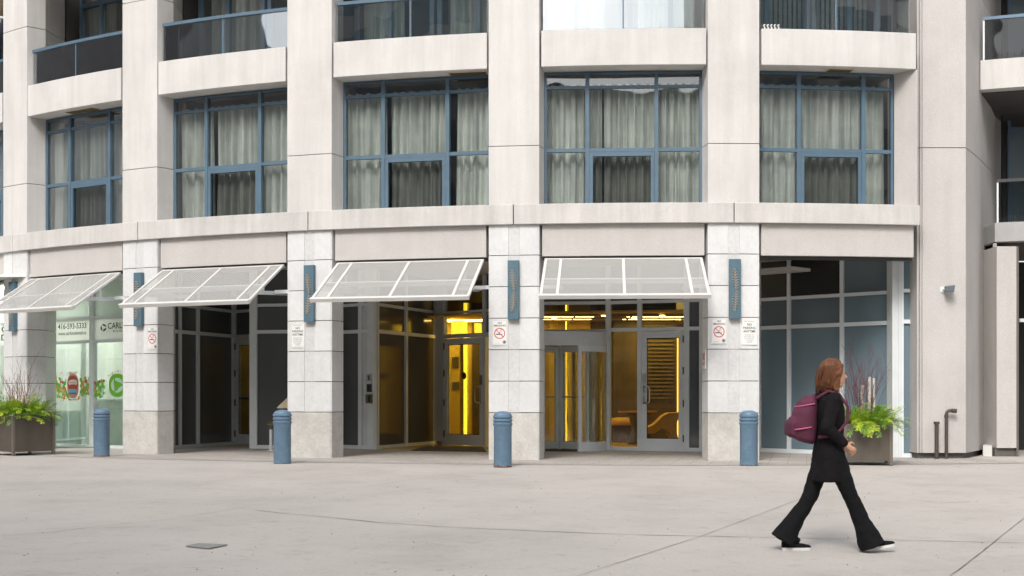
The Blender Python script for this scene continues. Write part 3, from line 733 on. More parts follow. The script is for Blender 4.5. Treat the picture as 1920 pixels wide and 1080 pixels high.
# doorway niche: splayed reveal, white kerb stone
P = lambda px, Z: (wx(px, Z), Z)
n0, n1 = P(1846.5, 25.1), P(1868, 25.9)
build(MB().prism([P(1846.3, 25.05), P(1848.3, 24.98), P(1864, 25.05), P(1864, 25.5)], .12, 2.36), 'niche_recess', M['joint'], wing)
build(MB().prism([P(1851, 24.96), P(1861.5, 24.7), P(1863, 24.9), P(1863, 25.04)], .25, 2.12), 'niche_reveal', M['wing'], wing)
build(MB().prism([P(1861.5, 24.65), P(1869, 24.6), P(1869, 25.6), P(1863.6, 25.6)], .18, 2.36), 'niche_jamb', M['wing2'], wing)
build(MB().prism([P(1861.5, 24.65), P(1869, 24.6), P(1871, 25.6), P(1863.6, 25.6)], 2.362, 3.78), 'wall_strip', M['wing2'], wing)
build(MB().prism([P(1843, 24.6), P(1860, 24.45), P(1861, 24.8), P(1846, 25)], -.04, .19), 'kerb_stone', M['white'], wing)
build(MB().box(wx(1869, 24.4), wx(1906, 24.4), 24.4, 25.6, .15, 3.70), 'pillar', M['wing'], wing, bevel=.006)
build(MB().box(wx(1864, 24.5), wx(1908, 24.45), 24.46, 25.55, -.05, .148), 'pillar_footing', M['joint'], wing)
build(MB().box(wx(1906.5, 24.4), wx(1911, 24.4), 24.42, 24.7, -.02, 3.70), 'metal_channel', M['plpost'], wing)
build(MB().box(wx(1911.3, 24.8), 16, 27.3, 27.4, 0, 3.7), 'dark_entrance', M['black'], wing)
gf = Seg(P(1911.5, 25.0), (13.5, 24.6))
build(MB().fbox(gf, 0, gf.L, -.02, .02, 2.4, 2.46), 'entrance_rail', M['alud'], wing)
# balcony slabs, glass and rails
bz = [(3.80, 4.14), (6.50, 7.02), (9.3, 9.8)]
be0 = P(1838, 24.6); be1 = (14.0, 22.5)
def bp(px0, Z0): return [P(px0, Z0), be1, (14.5, 28), (P(px0, Z0)[0] + .1, 28)]
for (z0, z1), px0 in zip(bz, (1865.5, 1838.5, 1838.5)):
    build(MB().prism([P(px0 + 3, 24.85), (13.9, 22.8), (14.4, 27.9), (P(px0, 24.6)[0] + .2, 27.9)], z0 - .02, z0 - .003), 'soffit_shade', M['room'], wing)  # dark panel stands in for the deep shade under the slab
    build(MB().prism(bp(px0, 24.6), z0, z1), 'balcony_slab', M['wing2'] if z0 < 4 else M['precast'], wing, bevel=.006)
for zb, px0 in ((4.14, 1869), (7.02, 1843)):
    q = Seg(P(px0, 24.65), (14.0, 22.55))
    bo = build(MB().fbox(q, .0, q.L, -.03, .03, zb + .72, zb + .775), 'top_rail', M['blue' if zb > 5 else 'dark'], wing)
    build(MB().fbox(q, .02, q.L, -.006, .006, zb + .02, zb + .719), 'balustrade_pane', M['gwing'], bo)
    build(MB().fbox(q, .0, .03, -.02, .02, zb + .002, zb + .72), 'baluster', M['alud'], bo)
    sp_ = MB(); rr = random.Random(3)
    for i in range(int(2.2 / .035)):
        a = .05 + i * .035; d = .07 + rr.uniform(-.03, .03); sp_.tube([q(a, .05, zb + .006), q(a + rr.uniform(-.02, .02), d, zb + .10 + rr.uniform(-.02, .03))], .0035, 4)
    sp_.fbox(q, .04, 2.3, .035, .06, zb + .001, zb + .008)
    tag(build(sp_, 'bird_spikes', M['dark']), 'row of thin bird spikes along the %s balcony ledge at the right edge' % ('upper' if zb > 5 else 'lower'), 'bird spikes', 'bird spike strips on balcony ledges')
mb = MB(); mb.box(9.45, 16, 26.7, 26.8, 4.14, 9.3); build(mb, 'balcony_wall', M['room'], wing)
for zb in (4.14, 7.02):
    q = Seg((9.5, 26.6), (13.5, 26.6)); fr = MB()
    for s in (0, .55, 1.5, 2.5): fr.fbox(q, s, s + .06, -.03, .03, zb, zb + 2.2)
    fr.fbox(q, 0, 3, -.03, .032, zb + 2.0, zb + 2.08); w = build(fr, 'balcony_window', M['bluef'], wing)
    build(MB().fbox(q, 0.02, 3, -.01, 0, zb, zb + 2.0), 'pane', M['gblueup'], w)

# wall fittings on the wing
t = thing('flood_light', (wx(1768), ZW, 1.09 + 197 / FPX * ZW), 'small grey weathered floodlight mounted on the concrete corner wall', 'wall lamp')
lx, ly, lz = t.location
build(MB().loft([(lx, ly - .01, lz - .05, .05, .01), (lx, ly - .011, lz + .05, .05, .01)], 12), 'wall_plate', M['alud'], t)
mb = MB(); mb.tube([(lx, ly, lz), (lx + .02, ly - .10, lz)], .028, 10); build(mb, 'bracket', M['alud'], t)
mb = MB(); mb.hexa([(lx - .02, ly - .22, lz - .055), (lx + .13, ly - .20, lz - .06), (lx + .12, ly - .06, lz - .05), (lx, ly - .06, lz - .045), (lx - .02, ly - .22, lz + .045), (lx + .15, ly - .20, lz + .065), (lx + .13, ly - .06, lz + .05), (lx, ly - .06, lz + .045)])
M['lamphouse'] = pm('slate_housing', (.10, .12, .14), .5)
build(mb, 'lamp_housing', M['lamphouse'], t, bevel=.01)
X, Y = wx(1755.5, 23.45), 23.43
mb = MB(); mb.tube([(X, Y, -.0), (X, Y, .60)], .033, 12); mb.tube([(X, Y, .59), (X, Y, .635)], .05, 12)
tag(build(mb, 'short_standpipe', M['pipe'], smooth=False), 'short brown capped pipe standing against the concrete corner wall', 'pipe')
X = wx(1774.5, 23.43)
mb = MB(); pts = [(X, Y, 0), (X, Y, .76)] + [(X + .06 - .06 * math.cos(a), Y, .76 + .06 * math.sin(a)) for a in (R_(30), R_(60), R_(90))] + [(X + .10, Y, .82)]
mb.tube(pts, .028, 12); mb.tube([(X + .09, Y, .82), (X + .17, Y, .815)], .038, 12); mb.tube([(X, Y, .70), (X, Y, .75)], .036, 12)
tag(build(mb, 'vent_pipe', M['pipe']), 'taller brown pipe with a bent elbow top beside the concrete corner wall', 'pipe')

# ------------------------------------------------------------------ awnings
def awning(k, label):
    ua, ub = k + HC + .024, k + 1 - HC - .024
    A = Vector(PU(ua, -.05)); B = Vector(PU(ub, -.05)); F = Seg(A, B); L = F.L
    c = (A + B) / 2; t = thing('awning', (c.x, c.y, 3.35), label, 'awning', 'perforated metal awnings over the arcade')
    zt, zb, out, fl = 3.35, 2.63, 1.15, .05
    def Q(s, v, h=0):                 # s along, v down the slope 0..1, h above the sheet
        ss = -fl * v + s * (L + 2 * fl * v) / L
        nz = out / math.hypot(out, zt - zb); ny = (zt - zb) / math.hypot(out, zt - zb)
        return F(ss, out * v + h * ny, zt + (zb - zt) * v + h * nz)
    SL = math.hypot(out, zt - zb)
    def bar(mb, s0, s1, v0, v1, h0, h1):
        mb.hexa([Q(s0, v1, h0), Q(s1, v1, h0), Q(s1, v0, h0), Q(s0, v0, h0), Q(s0, v1, h1), Q(s1, v1, h1), Q(s1, v0, h1), Q(s0, v0, h1)])
    fr = MB(); rb = .045
    bar(fr, 0, L, .955, 1.0, -.035, .03); bar(fr, 0, L, 0, .03, -.03, .01)
    cuts = [0, .105, .5, .895, 1]
    for q in cuts:
        a = q * L - rb / 2; a = max(0, min(L - rb, a)); bar(fr, a, a + rb, .03, .955, -.022, .012)
    bar(fr, rb, L - rb, .56, .60, -.045, -.023)
    build(fr, 'frame', M['awnfr'], t)
    off = t.location
    for i in range(4):
        a = cuts[i] * L + rb / 2 + (rb / 2 if i == 0 else 0); b = cuts[i + 1] * L - rb / 2 - (rb / 2 if i == 3 else 0)
        vs = [Q(a, .955, .0), Q(b, .955, .0), Q(b, .03, .0), Q(a, .03, .0)]
        me = bpy.data.meshes.new('perforated_sheet'); me.from_pydata([(v[0] - off.x, v[1] - off.y, v[2] - off.z) for v in vs], [], [(0, 1, 2, 3)])
        uvl = me.uv_layers.new(name='UVMap')
        for li, uvc in enumerate(((a, SL), (b, SL), (b, 0), (a, 0))): uvl.data[li].uv = uvc
        me.materials.append(M['perf']); o = bpy.data.objects.new('perforated_sheet', me); COL.objects.link(o); o.parent = t
        so = o.modifiers.new('thick', 'SOLIDIFY'); so.thickness = .003; o.modifiers.clear()
    for q, e0, e1 in ((.10, -.05, L * .10 - .03), (.90, L * .90 + .03, L + .08)):
        s = q * L; br = MB()
        br.hexa([F(s - .03, .78, 2.80), F(s + .03, .78, 2.80), F(s + .03, -.55, 2.86), F(s - .03, -.55, 2.86), F(s - .03, .78, 2.86), F(s + .03, .78, 2.86), F(s + .03, -.55, 2.93), F(s - .03, -.55, 2.93)])
        br.fbox(F, s - .02, s + .02, .25, .29, 2.86, 3.12); br.fbox(F, e0, e1, -.10, -.04, 2.86, 2.92)
        build(br, 'support_arm', M['alu'], t)
    rl = MB(); rl.tube([F(.02, .60, 2.95), F(L - .02, .60, 2.95)], .022, 8); rl.tube([F(.02, .62, 2.90), F(L - .02, .62, 2.90)], .022, 8)
    build(rl, 'tie_rod', M['alu'], t)
M['awnfr'] = pm('awning_frame', (.56, .55, .53), .5, var=.06)
awning(-4, 'perforated grey awning cut off by the left edge of the photo')
awning(-3, 'perforated grey awning over the dental clinic window with the green decals')
awning(-2, 'perforated grey awning over the dark panels and narrow door beside the clinic')
awning(-1, 'perforated grey awning over the angled vestibule with the yellow lit glass door')
awning(0, 'perforated grey awning over the main entrance with the revolving door')

# ------------------------------------------------------------------ text helper
def text(s, F, sc, zc, h, mat, parent, d, width=None, align='CENTER', spacing=1.0, name='lettering', bold=.012):
    cu = bpy.data.curves.new(name, 'FONT'); cu.body = s; cu.size = 1; cu.align_x = align; cu.align_y = 'CENTER'; cu.extrude = 0.0; cu.space_character = spacing; cu.resolution_u = 3; cu.offset = bold
    tmp = bpy.data.objects.new(name, cu); COL.objects.link(tmp); bpy.context.view_layer.update()
    me = bpy.data.meshes.new_from_object(tmp.evaluated_get(bpy.context.evaluated_depsgraph_get()))
    bpy.data.objects.remove(tmp); bpy.data.curves.remove(cu)
    if not me.vertices: return None
    xs = [v.co.x for v in me.vertices]; k = h / .72; kx = k if not width else width / (max(xs) - min(xs))
    off = world_off(parent)
    for v in me.vertices:
        p = F(sc + v.co.x * kx, d, zc + v.co.y * k); v.co = (p[0] - off.x, p[1] - off.y, p[2] - off.z)
    me.materials.clear(); me.materials.append(M[mat]); me.name = name
    o = bpy.data.objects.new(name, me); COL.objects.link(o); o.parent = parent; return o

# ------------------------------------------------------------------ signs and plaques on the piers
def pier_frame(j):
    return Seg(PU(j - .1, .0), PU(j + .1, .0))
def no_smoking(j, px, py, label):
    F = pier_frame(j); s = F.s_(px); z = EYE + (740 - py) / FPX * F.Z(px)
    p = F(s, 0, z); t = thing('no_smoking_sign', p, label, 'sign', 'no smoking signs on the piers')
    build(MB().fbox(F, s - .128, s + .128, -.003, .006, z - .21, z + .21), 'sign_plate', M['white'], t)
    b = MB(); e = .004
    for q in ((-.120, -.116, -.202, .202), (.116, .120, -.202, .202), (-.116, .116, .198, .202), (-.116, .116, -.202, -.198)):
        b.fbox(F, s + q[0], s + q[1], .0061, .007, z + q[2], z + q[3])
    build(b, 'sign_border', M['inkgrey'], t)
    text('NO', F, s, z + .163, .032, 'ink', t, .008, .065); text('SMOKING', F, s, z + .118, .032, 'ink', t, .008, .205)
    r = MB(); r.disc(F, s, z - .01, .092, .0085, 40, .078)
    a = R_(-45)
    r.add([F(s + math.cos(a) * x - math.sin(a) * y, .0087, z - .01 + math.sin(a) * x + math.cos(a) * y) for x, y in ((-.083, -.006), (.083, -.006), (.083, .006), (-.083, .006))], [(0, 1, 2, 3)])
    build(r, 'prohibition_ring', M['red'], t)
    c = MB(); c.add([F(s + x, .0078, z + y) for x, y in ((-.062, -.033), (.012, -.033), (.012, -.017), (-.062, -.017))], [(0, 1, 2, 3)])
    for x in (.03, .042): c.add([F(s + x + a_, .0078, z + b_) for a_, b_ in ((0, -.033), (.007, -.033), (.007, -.017), (0, -.017))], [(0, 1, 2, 3)])
    for off_ in (0, .018):
        pts = [(-.005 + off_ + .012 * math.sin(i * 1.1), .0 + i * .0085 + off_ * .3) for i in range(8)]
        pts = [(x + i * .005, y) for i, (x, y) in enumerate(pts)]
        for (xa, ya), (xb, yb) in zip(pts, pts[1:]): c.add([F(s + xa, .0078, z + ya), F(s + xb, .0078, z + yb), F(s + xb, .0078, z + yb + .005), F(s + xa, .0078, z + ya + .005)], [(0, 1, 2, 3)])
    build(c, 'cigarette_symbol', M['ink'], t)
    m = MB(); m.disc(F, s + .078, z - .155, .028, .0078, 24, .020); m.disc(F, s + .078, z - .155, .014, .0078, 16); build(m, 'round_emblem', M['ink'], t)
    text('No smoking within 9 m', F, s - .04, z - .172, .009, 'inkgrey', t, .008, .09)
def no_parking(j, px, py, label):
    F = pier_frame(j); s = F.s_(px); z = EYE + (740 - py) / FPX * F.Z(px)
    t = thing('no_parking_sign', F(s, 0, z), label, 'sign', 'no parking signs on the piers')
    build(MB().fbox(F, s - .132, s + .132, -.003, .006, z - .21, z + .21), 'sign_plate', M['white'], t)
    b = MB()
    for q in ((-.124, -.121, -.202, .202), (.121, .124, -.202, .202), (-.121, .121, .199, .202), (-.121, .121, -.202, -.199)):
        b.fbox(F, s + q[0], s + q[1], .0061, .007, z + q[2], z + q[3])
    build(b, 'sign_border', M['inkgrey'], t)
    text('PRIVATE PROPERTY', F, s, z + .175, .016, 'inkgrey', t, .008, .18)
    for w, zz, wd in (('NO', .125, .075), ('PARKING', .070, .205), ('ANYTIME', .013, .205)): text(w, F, s, z + zz, .040, 'ink', t, .008, wd)
    for w, zz in (('VEHICLES WILL', -.045), ('BE TAGGED AND', -.075), ('OR TOWED AWAY', -.105), ("AT OWNER'S", -.135), ('EXPENSE', -.165)):
        text(w, F, s, z + zz, .018, 'inkgrey', t, .008, .17 if len(w) > 11 else (.13 if len(w) > 8 else .09))
no_smoking(-2, 286, 634, 'white no smoking sign under the blue plaque beside the clinic window')
no_smoking(0, 937, 624, 'white no smoking sign on the pier between glass door and revolving door')
no_smoking(1, 1348, 621, 'white no smoking sign next to a no parking sign on the same pier')
no_parking(-1, 558.5, 629, 'white no parking anytime sign alone on its pier above the pyramid hood')
no_parking(1, 1405, 623, 'white no parking anytime sign right of the no smoking sign')

def plaque(j, px, label):
    F = pier_frame(j); s = F.s_(px); t = thing('feather_plaque', F(s, .1, 2.35), label, 'wall plaque', 'blue feather plaques on the piers')
    build(MB().fbox(F, s - .093, s + .093, -.004, .085, 2.34, 3.32), 'plaque_box', M['plaque'], t, bevel=.004)
    f = MB()
    for zc, lean in ((2.98, -.10), (2.62, .12)):
        for i in range(8):
            q = i / 7; zz = zc - .15 + q * .30 ; w = .062 * (math.sin(.5 + q * 2.2)); x0 = s + lean * (q - .5) * .35
            for sg in (-1, 1):
                pts = []
                for k2 in range(5):
                    v = k2 / 4; pts.append((x0 + sg * w * v, zz + .055 * (v if v < .6 else .6 - (v - .6) * .9)))
                for (xa, za), (xb, zb), v in zip(pts, pts[1:], range(4)):
                    th = .015 - v * .003
                    f.hexa([F(xa, .0855, za - th / 2), F(xb, .0855, zb - th / 2), F(xb, .084, zb + th / 2), F(xa, .084, za + th / 2),
                            F(xa, .106, za - th / 2), F(xb, .106, zb - th / 2), F(xb, .104, zb + th / 2), F(xa, .104, za + th / 2)])
        f.fbox(F, s - .003, s + .003, .0855, .092, zc - .17, zc + .16)
    build(f, 'feather_relief', M['feather'], t)
    build(MB().fbox(F, s - .055, s + .055, .085, .0862, 2.45, 3.17), 'relief_ground', M['plaque'], t)
for j, px, lb in ((-3, 28, 'blue metal feather plaque on the leftmost pier, partly behind an awning'), (-2, 263.5, 'blue metal feather plaque on the pier right of the clinic window'),
                  (-1, 582.5, 'blue metal feather plaque above the lone no parking sign'), (0, 963.5, 'blue metal feather plaque on the pier just left of the revolving door'),
                  (1, 1377, 'blue metal feather plaque above the paired no smoking and no parking signs')):
    plaque(j, px, lb)
# red lettered notice on the pier side
F = Seg(PU(.862, -.5), PU(.8745, -.05)); t = thing('red_notice', F(.3, 0, 1.6), 'narrow white notice with red letters on the left side of the entrance pier', 'sign')
F = Seg((PU(1 - HC - .012, -.36)), (PU(1 - HC - .002, -.05)))
build(MB().fbox(F, .06, .25, .0, .012, 1.52, 1.85), 'sign_plate', M['white'], t); text('NO', F, .155, 1.72, .12, 'red', t, .016, .15); text('EXIT', F, .155, 1.60, .04, 'red', t, .016, .14)

# clinic writing and decals
F = F5; d = .016
def zpx(px, py, F=F): return EYE + (740 - py) / FPX * F.Z(px)
def spx(px): return F5.s_(px)
text('416-593-5333', F, spx(136.5), zpx(136, 612), .115, 'ink', cf, d, spx(163) - spx(110), name='phone_number')
text('www.carltondental.ca', F, spx(136.5), zpx(136, 625), .075, 'ink', cf, d, spx(162.5) - spx(110.5), name='web_address')
text('CARLTON', F, spx(203), zpx(220, 611), .125, 'ink', cf, d, spx(254) - spx(203), align='LEFT', name='clinic_name')
text('D E N T A L', F, spx(213), zpx(220, 621), .04, 'ink', cf, d, spx(247) - spx(213), align='LEFT', name='clinic_name')
def swirl(mb, sc, zc, r, d, F=F5):
    for k in range(3):
        a0 = k * 2 * math.pi / 3; outer = []; inner = []
        for i in range(9):
            v = i / 8; a = a0 + v * 1.9
            outer.append((r * math.cos(a), r * math.sin(a))); rr = r * (1 - .52 * math.sin(v * math.pi * .85)) - .001
            inner.append((rr * math.cos(a + .15 * v), rr * math.sin(a + .15 * v)))
        for i in range(8): mb.add([F(sc + p[0] * 1.35, d, zc + p[1]) for p in (outer[i], outer[i + 1], inner[i + 1], inner[i])], [(0, 1, 2, 3)])
m = MB(); swirl(m, spx(195), zpx(195, 614.5), .075, d); build(m, 'swirl_logo', M['ink'], cf)
# honeycomb band: coloured cells between two heights
rg = random.Random(11); cells = {c: MB() for c in ('green', 'orange', 'redfilm', 'paleg')}
s0, s1 = spx(100), spx(236)
for row in range(7):
    for c in range(24):
        s = s0 + .03 + c * .075 + (.037 if row % 2 else 0); z = 1.04 + row * .062 + .02 * math.sin(c * .9)
        if s > s1 - .05 or abs(s - spx(174.5)) < .075: continue
        if (row in (0, 6) and rg.random() < .5) or (row in (1, 5) and rg.random() < .15): continue
        if ((s - spx(138)) / .25) ** 2 + ((z - 1.27) / .3) ** 2 < 1 or ((s - spx(221)) / .31) ** 2 + ((z - 1.28) / .3) ** 2 < 1: continue
        col = rg.choices(['green', 'orange', 'redfilm', 'paleg'], [5, 3, 1.6 if row > 3 else .2, 2])[0]
        cells[col].disc(F, s, z, 0.047 * rg.uniform(.75, 1.1), d + .0005 * rg.random(), 6)
for i in range(26):
    s = rg.uniform(s0, s1); z = rg.choice([rg.uniform(1.46, 1.58), rg.uniform(.94, 1.02)])
    if abs(s - spx(174.5)) > .07: cells['redfilm'].disc(F, s, z, .012, d, 6)
for c, m_ in cells.items(): build(m_, 'honeycomb_decal', M[c], cf)
def blob(sc, zc, rx, rz, d, mat, name, n=30, p=2.6):
    vs = []
    for i in range(n):
        a = 2 * math.pi * i / n; ca, sa = math.cos(a), math.sin(a)
        vs.append(F5(sc + rx * abs(ca) ** (2 / p) * (1 if ca > 0 else -1), d, zc + rz * abs(sa) ** (2 / p) * (1 if sa > 0 else -1)))
    build(MB().add(vs, [tuple(range(n))]), name, M[mat], cf)
sm, zm_ = spx(138), 1.27
blob(sm, zm_, .205, .255, d + .001, 'pink', 'mouth_decal'); blob(sm, zm_ + .05, .175, .16, d + .002, 'redfilm', 'mouth_decal')
blob(sm, zm_ + .07, .155, .065, d + .003, 'tooth', 'teeth_decal'); blob(sm, zm_ + .07, .13, .008, d + .0035, 'pink', 'teeth_decal')
blob(sm, zm_ + .005, .115, .03, d + .0034, 'redfilm', 'mouth_decal')
blob(sm - .01, zm_ - .115, .13, .055, d + .003, 'cyan', 'brush_decal', p=6); blob(sm - .01, zm_ - .155, .13, .018, d + .0036, 'cyand', 'brush_decal', p=6)
text('ORAL CARE', F, sm, zm_ + .275, .04, 'redfilm', cf, d, .30, name='decal_caption'); text('SMILE MORE', F, sm, zm_ - .285, .04, 'redfilm', cf, d, .34, name='decal_caption')
ss_ = spx(221); blob(ss_, 1.28, .27, .235, d + .001, 'green', 'logo_decal')
m = MB(); swirl(m, ss_, 1.28, .15, d + .003); build(m, 'swirl_logo', M['paleg'], cf)
for i, ch in enumerate('(416)-593-5333'):
    a = R_(140 - i * 8.2); Fi = F
    text(ch, F, ss_ + .35 * math.cos(a), 1.28 + .285 * math.sin(a), .045, 'redfilm', cf, d, name='phone_number')
text('COSMETIC', F6, F6.s_(2), 2.50, .13, 'ink', cw, d, 1.0, align='LEFT', name='clinic_name')
text('DENTISTRY', F6, F6.s_(1), 2.32, .13, 'ink', cw, d, 1.1, align='LEFT', name='clinic_name')
hc = {c: MB() for c in ('green', 'orange', 'paleg')}
for i in range(22): hc[rg.choice(list(hc))].disc(F6, F6.s_(rg.uniform(-60, 14)), rg.uniform(1.0, 1.5), .05, d, 6)
for c, m_ in hc.items(): build(m_, 'honeycomb_decal', M[c], cw)

# ------------------------------------------------------------------ small things round the doors
F = FI; s = F.s_(697)
t = thing('intercom_panel', F(s, .06, 1.2), 'stack of three small intercom and card reader boxes on the vestibule post', 'intercom')
for z0, z1, w, m in ((1.36, 1.50, .05, 'steel'), (1.14, 1.30, .05, 'dark'), (.92, 1.10, .075, 'brass')):
    o = build(MB().fbox(F, s - w, s + w, .05, .10, z0, z1), 'reader_box', M[m], t, bevel=.006)
    build(MB().fbox(F, s - .0, s + w * .7, .1005, .104, z0 + .02, z1 - .03), 'key_plate', M['black'], o)
mb = MB(); ring_ = [G(770, 846), G(912, 848), G(905, 839.5), G(800, 838.5)]
mb.prism(ring_, .006, .018); tag(build(mb, 'door_mat', M['mat']), 'flat black mat lying before the yellow lit glass door', 'door mat')
X, Y = G(825, 837)
t = thing('clay_pot', (X, Y - .15, 0), 'tiny terracotta pot on the ground by the glass door post', 'pot')
build(MB().lathe([(.035, .006), (.05, .09), (.056, .09), (.056, .115), (.045, .115), (.04, .08)], (X, Y - .15, 0), 16), 'pot', M['terracotta'], t, smooth=False)
# pyramid hood ash bin, standpipe
X, Y = G(541, 853)
t = thing('ash_bin', (X, Y, 0), 'dark slim bin with a tan pyramid hood behind a blue bollard', 'ash bin')
build(MB().box(X - .085, X + .085, Y - .085, Y + .085, .006, .74), 'bin_body', M['dark'], t, bevel=.006)
mb = MB(); mb.add([(X - .18, Y - .18, .86), (X + .18, Y - .18, .86), (X + .18, Y + .18, .86), (X - .18, Y + .18, .86), (X, Y, 1.06), (X - .18, Y - .18, .845), (X + .18, Y - .18, .845), (X + .18, Y + .18, .845), (X - .18, Y + .18, .845)],
    [(0, 1, 4), (1, 2, 4), (2, 3, 4), (3, 0, 4), (5, 6, 1, 0), (6, 7, 2, 1), (7, 8, 3, 2), (8, 5, 0, 3), (8, 7, 6, 5)])
build(mb, 'pyramid_hood', M['tan'], t)
mb = MB()
for sx in (-.07, .07):
    for sy in (-.07, .07): mb.box(X + sx - .01, X + sx + .01, Y + sy - .01, Y + sy + .01, .74, .845)
build(mb, 'hood_post', M['dark'], t)
X, Y = G(508, 846)
t = thing('hose_standpipe', (X, Y, 0), 'grey standpipe with a brass valve peeking out left of a bollard', 'standpipe')
build(MB().lathe([(.07, .006), (.07, .02), (.032, .02), (.032, .42)], (X, Y, 0), 16), 'riser_pipe', M['alud'], t)
mb = MB(); mb.tube([(X, Y, .42), (X, Y, .54)], .026, 10); mb.tube([(X - .075, Y - .02, .51), (X + .06, Y - .02, .51)], .024, 10); mb.lathe([(.045, 0), (.045, .02)], (X, Y, .545), 12)
build(mb, 'valve', M['brass'], t)
# white clips on the balcony
rr = random.Random(5)
for i in range(5):
    F = Seg(PU(1.12, -.05), PU(1.3, -.05)); s = F.s_(1433 + i * 6.6); p = F(s, .02, 7.135)
    mb = MB(); mb.tube([F(s, .0, 7.135), F(s + .01, 0, 7.16), F(s - .008, 0, 7.185), F(s + .006, 0, 7.215)], [.008, .011, .007, .010], 6); mb.tube([F(s - .02, 0, 7.2), F(s + .02, 0, 7.21)], .006, 5)
    tag(build(mb, 'white_clip', M['white']), 'tiny white clip in the row on the upper right balcony edge', 'clip', 'white clips on the balcony edge')

# ------------------------------------------------------------------ bollards
def bollard0():
    t = thing('bollard', (0, 0, 0), '', 'bollard', 'blue bollards along the paving')
    mb = MB(); mb.lathe([(.137, -.03), (.137, .625), (.143, .635), (.15, .645), (.15, .665), (.135, .675), (.135, .69), (.15, .70), (.15, .72), (.135, .73), (.135, .745), (.15, .755), (.15, .775), (.138, .785), (.138, .795), (.125, .815), (.098, .835), (.06, .848), (.01, .853)], n=40)
    o = build(mb, 'post', M['blue'], t, smooth=True, world=False); sharp(o, 50)
    mb = MB(); n = 40; vs = []
    for i in range(n):
        a = 2 * math.pi * i / n
        for z in (-.02, .012 + .035 * abs(math.sin(i * 2.7) * math.sin(i * 1.3 + 1)) ** 2): vs.append((.1385 * math.cos(a), .1385 * math.sin(a), z))
    mb.add(vs, [(2 * i, (2 * i + 2) % (2 * n), (2 * i + 3) % (2 * n), 2 * i + 1) for i in range(n)])
    build(mb, 'rusted_foot', M['rust'], t, world=False); return t
b0 = bollard0()
for i, (px, py, lb) in enumerate(((187, 857, 'blue ribbed bollard standing in front of the clinic window with green decals'), (527, 870, 'blue ribbed bollard hiding most of the pyramid hooded ash bin'),
        (942.5, 877, 'blue ribbed bollard with rusty foot before the pier left of the revolving door'), (1406.5, 874, 'darker blue ribbed bollard nearest the walking person'))):
    o = b0 if i == 0 else copy_tree(b0); x, y = GS(px, py); y += .12; o.location = (x, y, gz(y)); o['label'] = lb; o.rotation_euler[2] = i * 1.3
    for ch in o.children:
        if ch.name.startswith('rusted') and i in (1, 3): ch.scale = (1, 1, .5)

# ------------------------------------------------------------------ planters
def planter(x, y, rz, w, h, label):
    t = thing('planter', (x, y, gz(y)), label, 'planter', 'bronze metal planters', rz)
    hw = w / 2; mb = MB(); i_ = .012
    mb.box(-hw + i_, hw - i_, -hw + i_, hw - i_, .07, h - .10)
    mb.prism([(-hw + i_, -hw + i_), (hw - i_, -hw + i_), (hw - i_, -hw + i_ + .03), (-hw + i_, -hw + i_ + .03)], h - .10, h - .005)
    mb.prism([(-hw + i_, hw - i_ - .03), (hw - i_, hw - i_ - .03), (hw - i_, hw - i_), (-hw + i_, hw - i_)], h - .10, h - .005)
    mb.box(-hw + i_, -hw + i_ + .03, -hw + i_ + .03, hw - i_ - .03, h - .10, h - .005); mb.box(hw - i_ - .03, hw - i_, -hw + i_ + .03, hw - i_ - .03, h - .10, h - .005)
    build(mb, 'planter_box', M['plbox'], t, world=False, bevel=.003)
    for sx in (-1, 1):
        for sy in (-1, 1):
            a, b = sorted((sx * hw, sx * (hw - .05))); c, d_ = sorted((sy * hw, sy * (hw - .05)))
            build(MB().box(a, b, c, d_, 0, h), 'corner_post', M['plpost'], t, world=False, bevel=.003)
    build(MB().box(-hw + .05, hw - .05, -hw + .05, hw - .05, h - .0999, h - .06), 'soil', M['soil'], t, world=False)
    return t
def frond(mb, base, dirv, ln, rg, droop=.5):
    """cedar spray: curved rib with fans of small overlapping scale leaves"""
    p = Vector(base); d = Vector(dirv).normalized(); n = max(6, int(ln / .028)); st = ln / n; pts = []
    for i in range(n): pts.append((p.copy(), d.copy())); d = (d + Vector((0, 0, -droop * st * 2.2))).normalized(); p = p + d * st
    for i, (q, dd) in enumerate(pts):
        side = dd.cross(Vector((0, 0, 1)));
        if side.length < .1: side = Vector((1, 0, 0))
        side.normalize(); upv = side.cross(dd)
        w = .085 * math.sin(.35 + 2.5 * i / n) * rg.uniform(.8, 1.2)
        for sg in (-1, 1):
            o = side * sg; L2 = (o * .8 + dd * .75 + upv * rg.uniform(-.35, .25)).normalized() * w
            k2 = 3
            for m_ in range(k2):
                b_ = q + L2 * (m_ / k2); lf = (L2.normalized() + dd * rg.uniform(-.2, .9) + upv * rg.uniform(-.4, .4)).normalized() * rg.uniform(.022, .04)
                ww = lf.cross(upv).normalized() * rg.uniform(.005, .009)
                mb.add([b_ - ww * .4, b_ + lf * .5 - ww, b_ + lf, b_ + lf * .5 + ww], [(0, 1, 2, 3)])
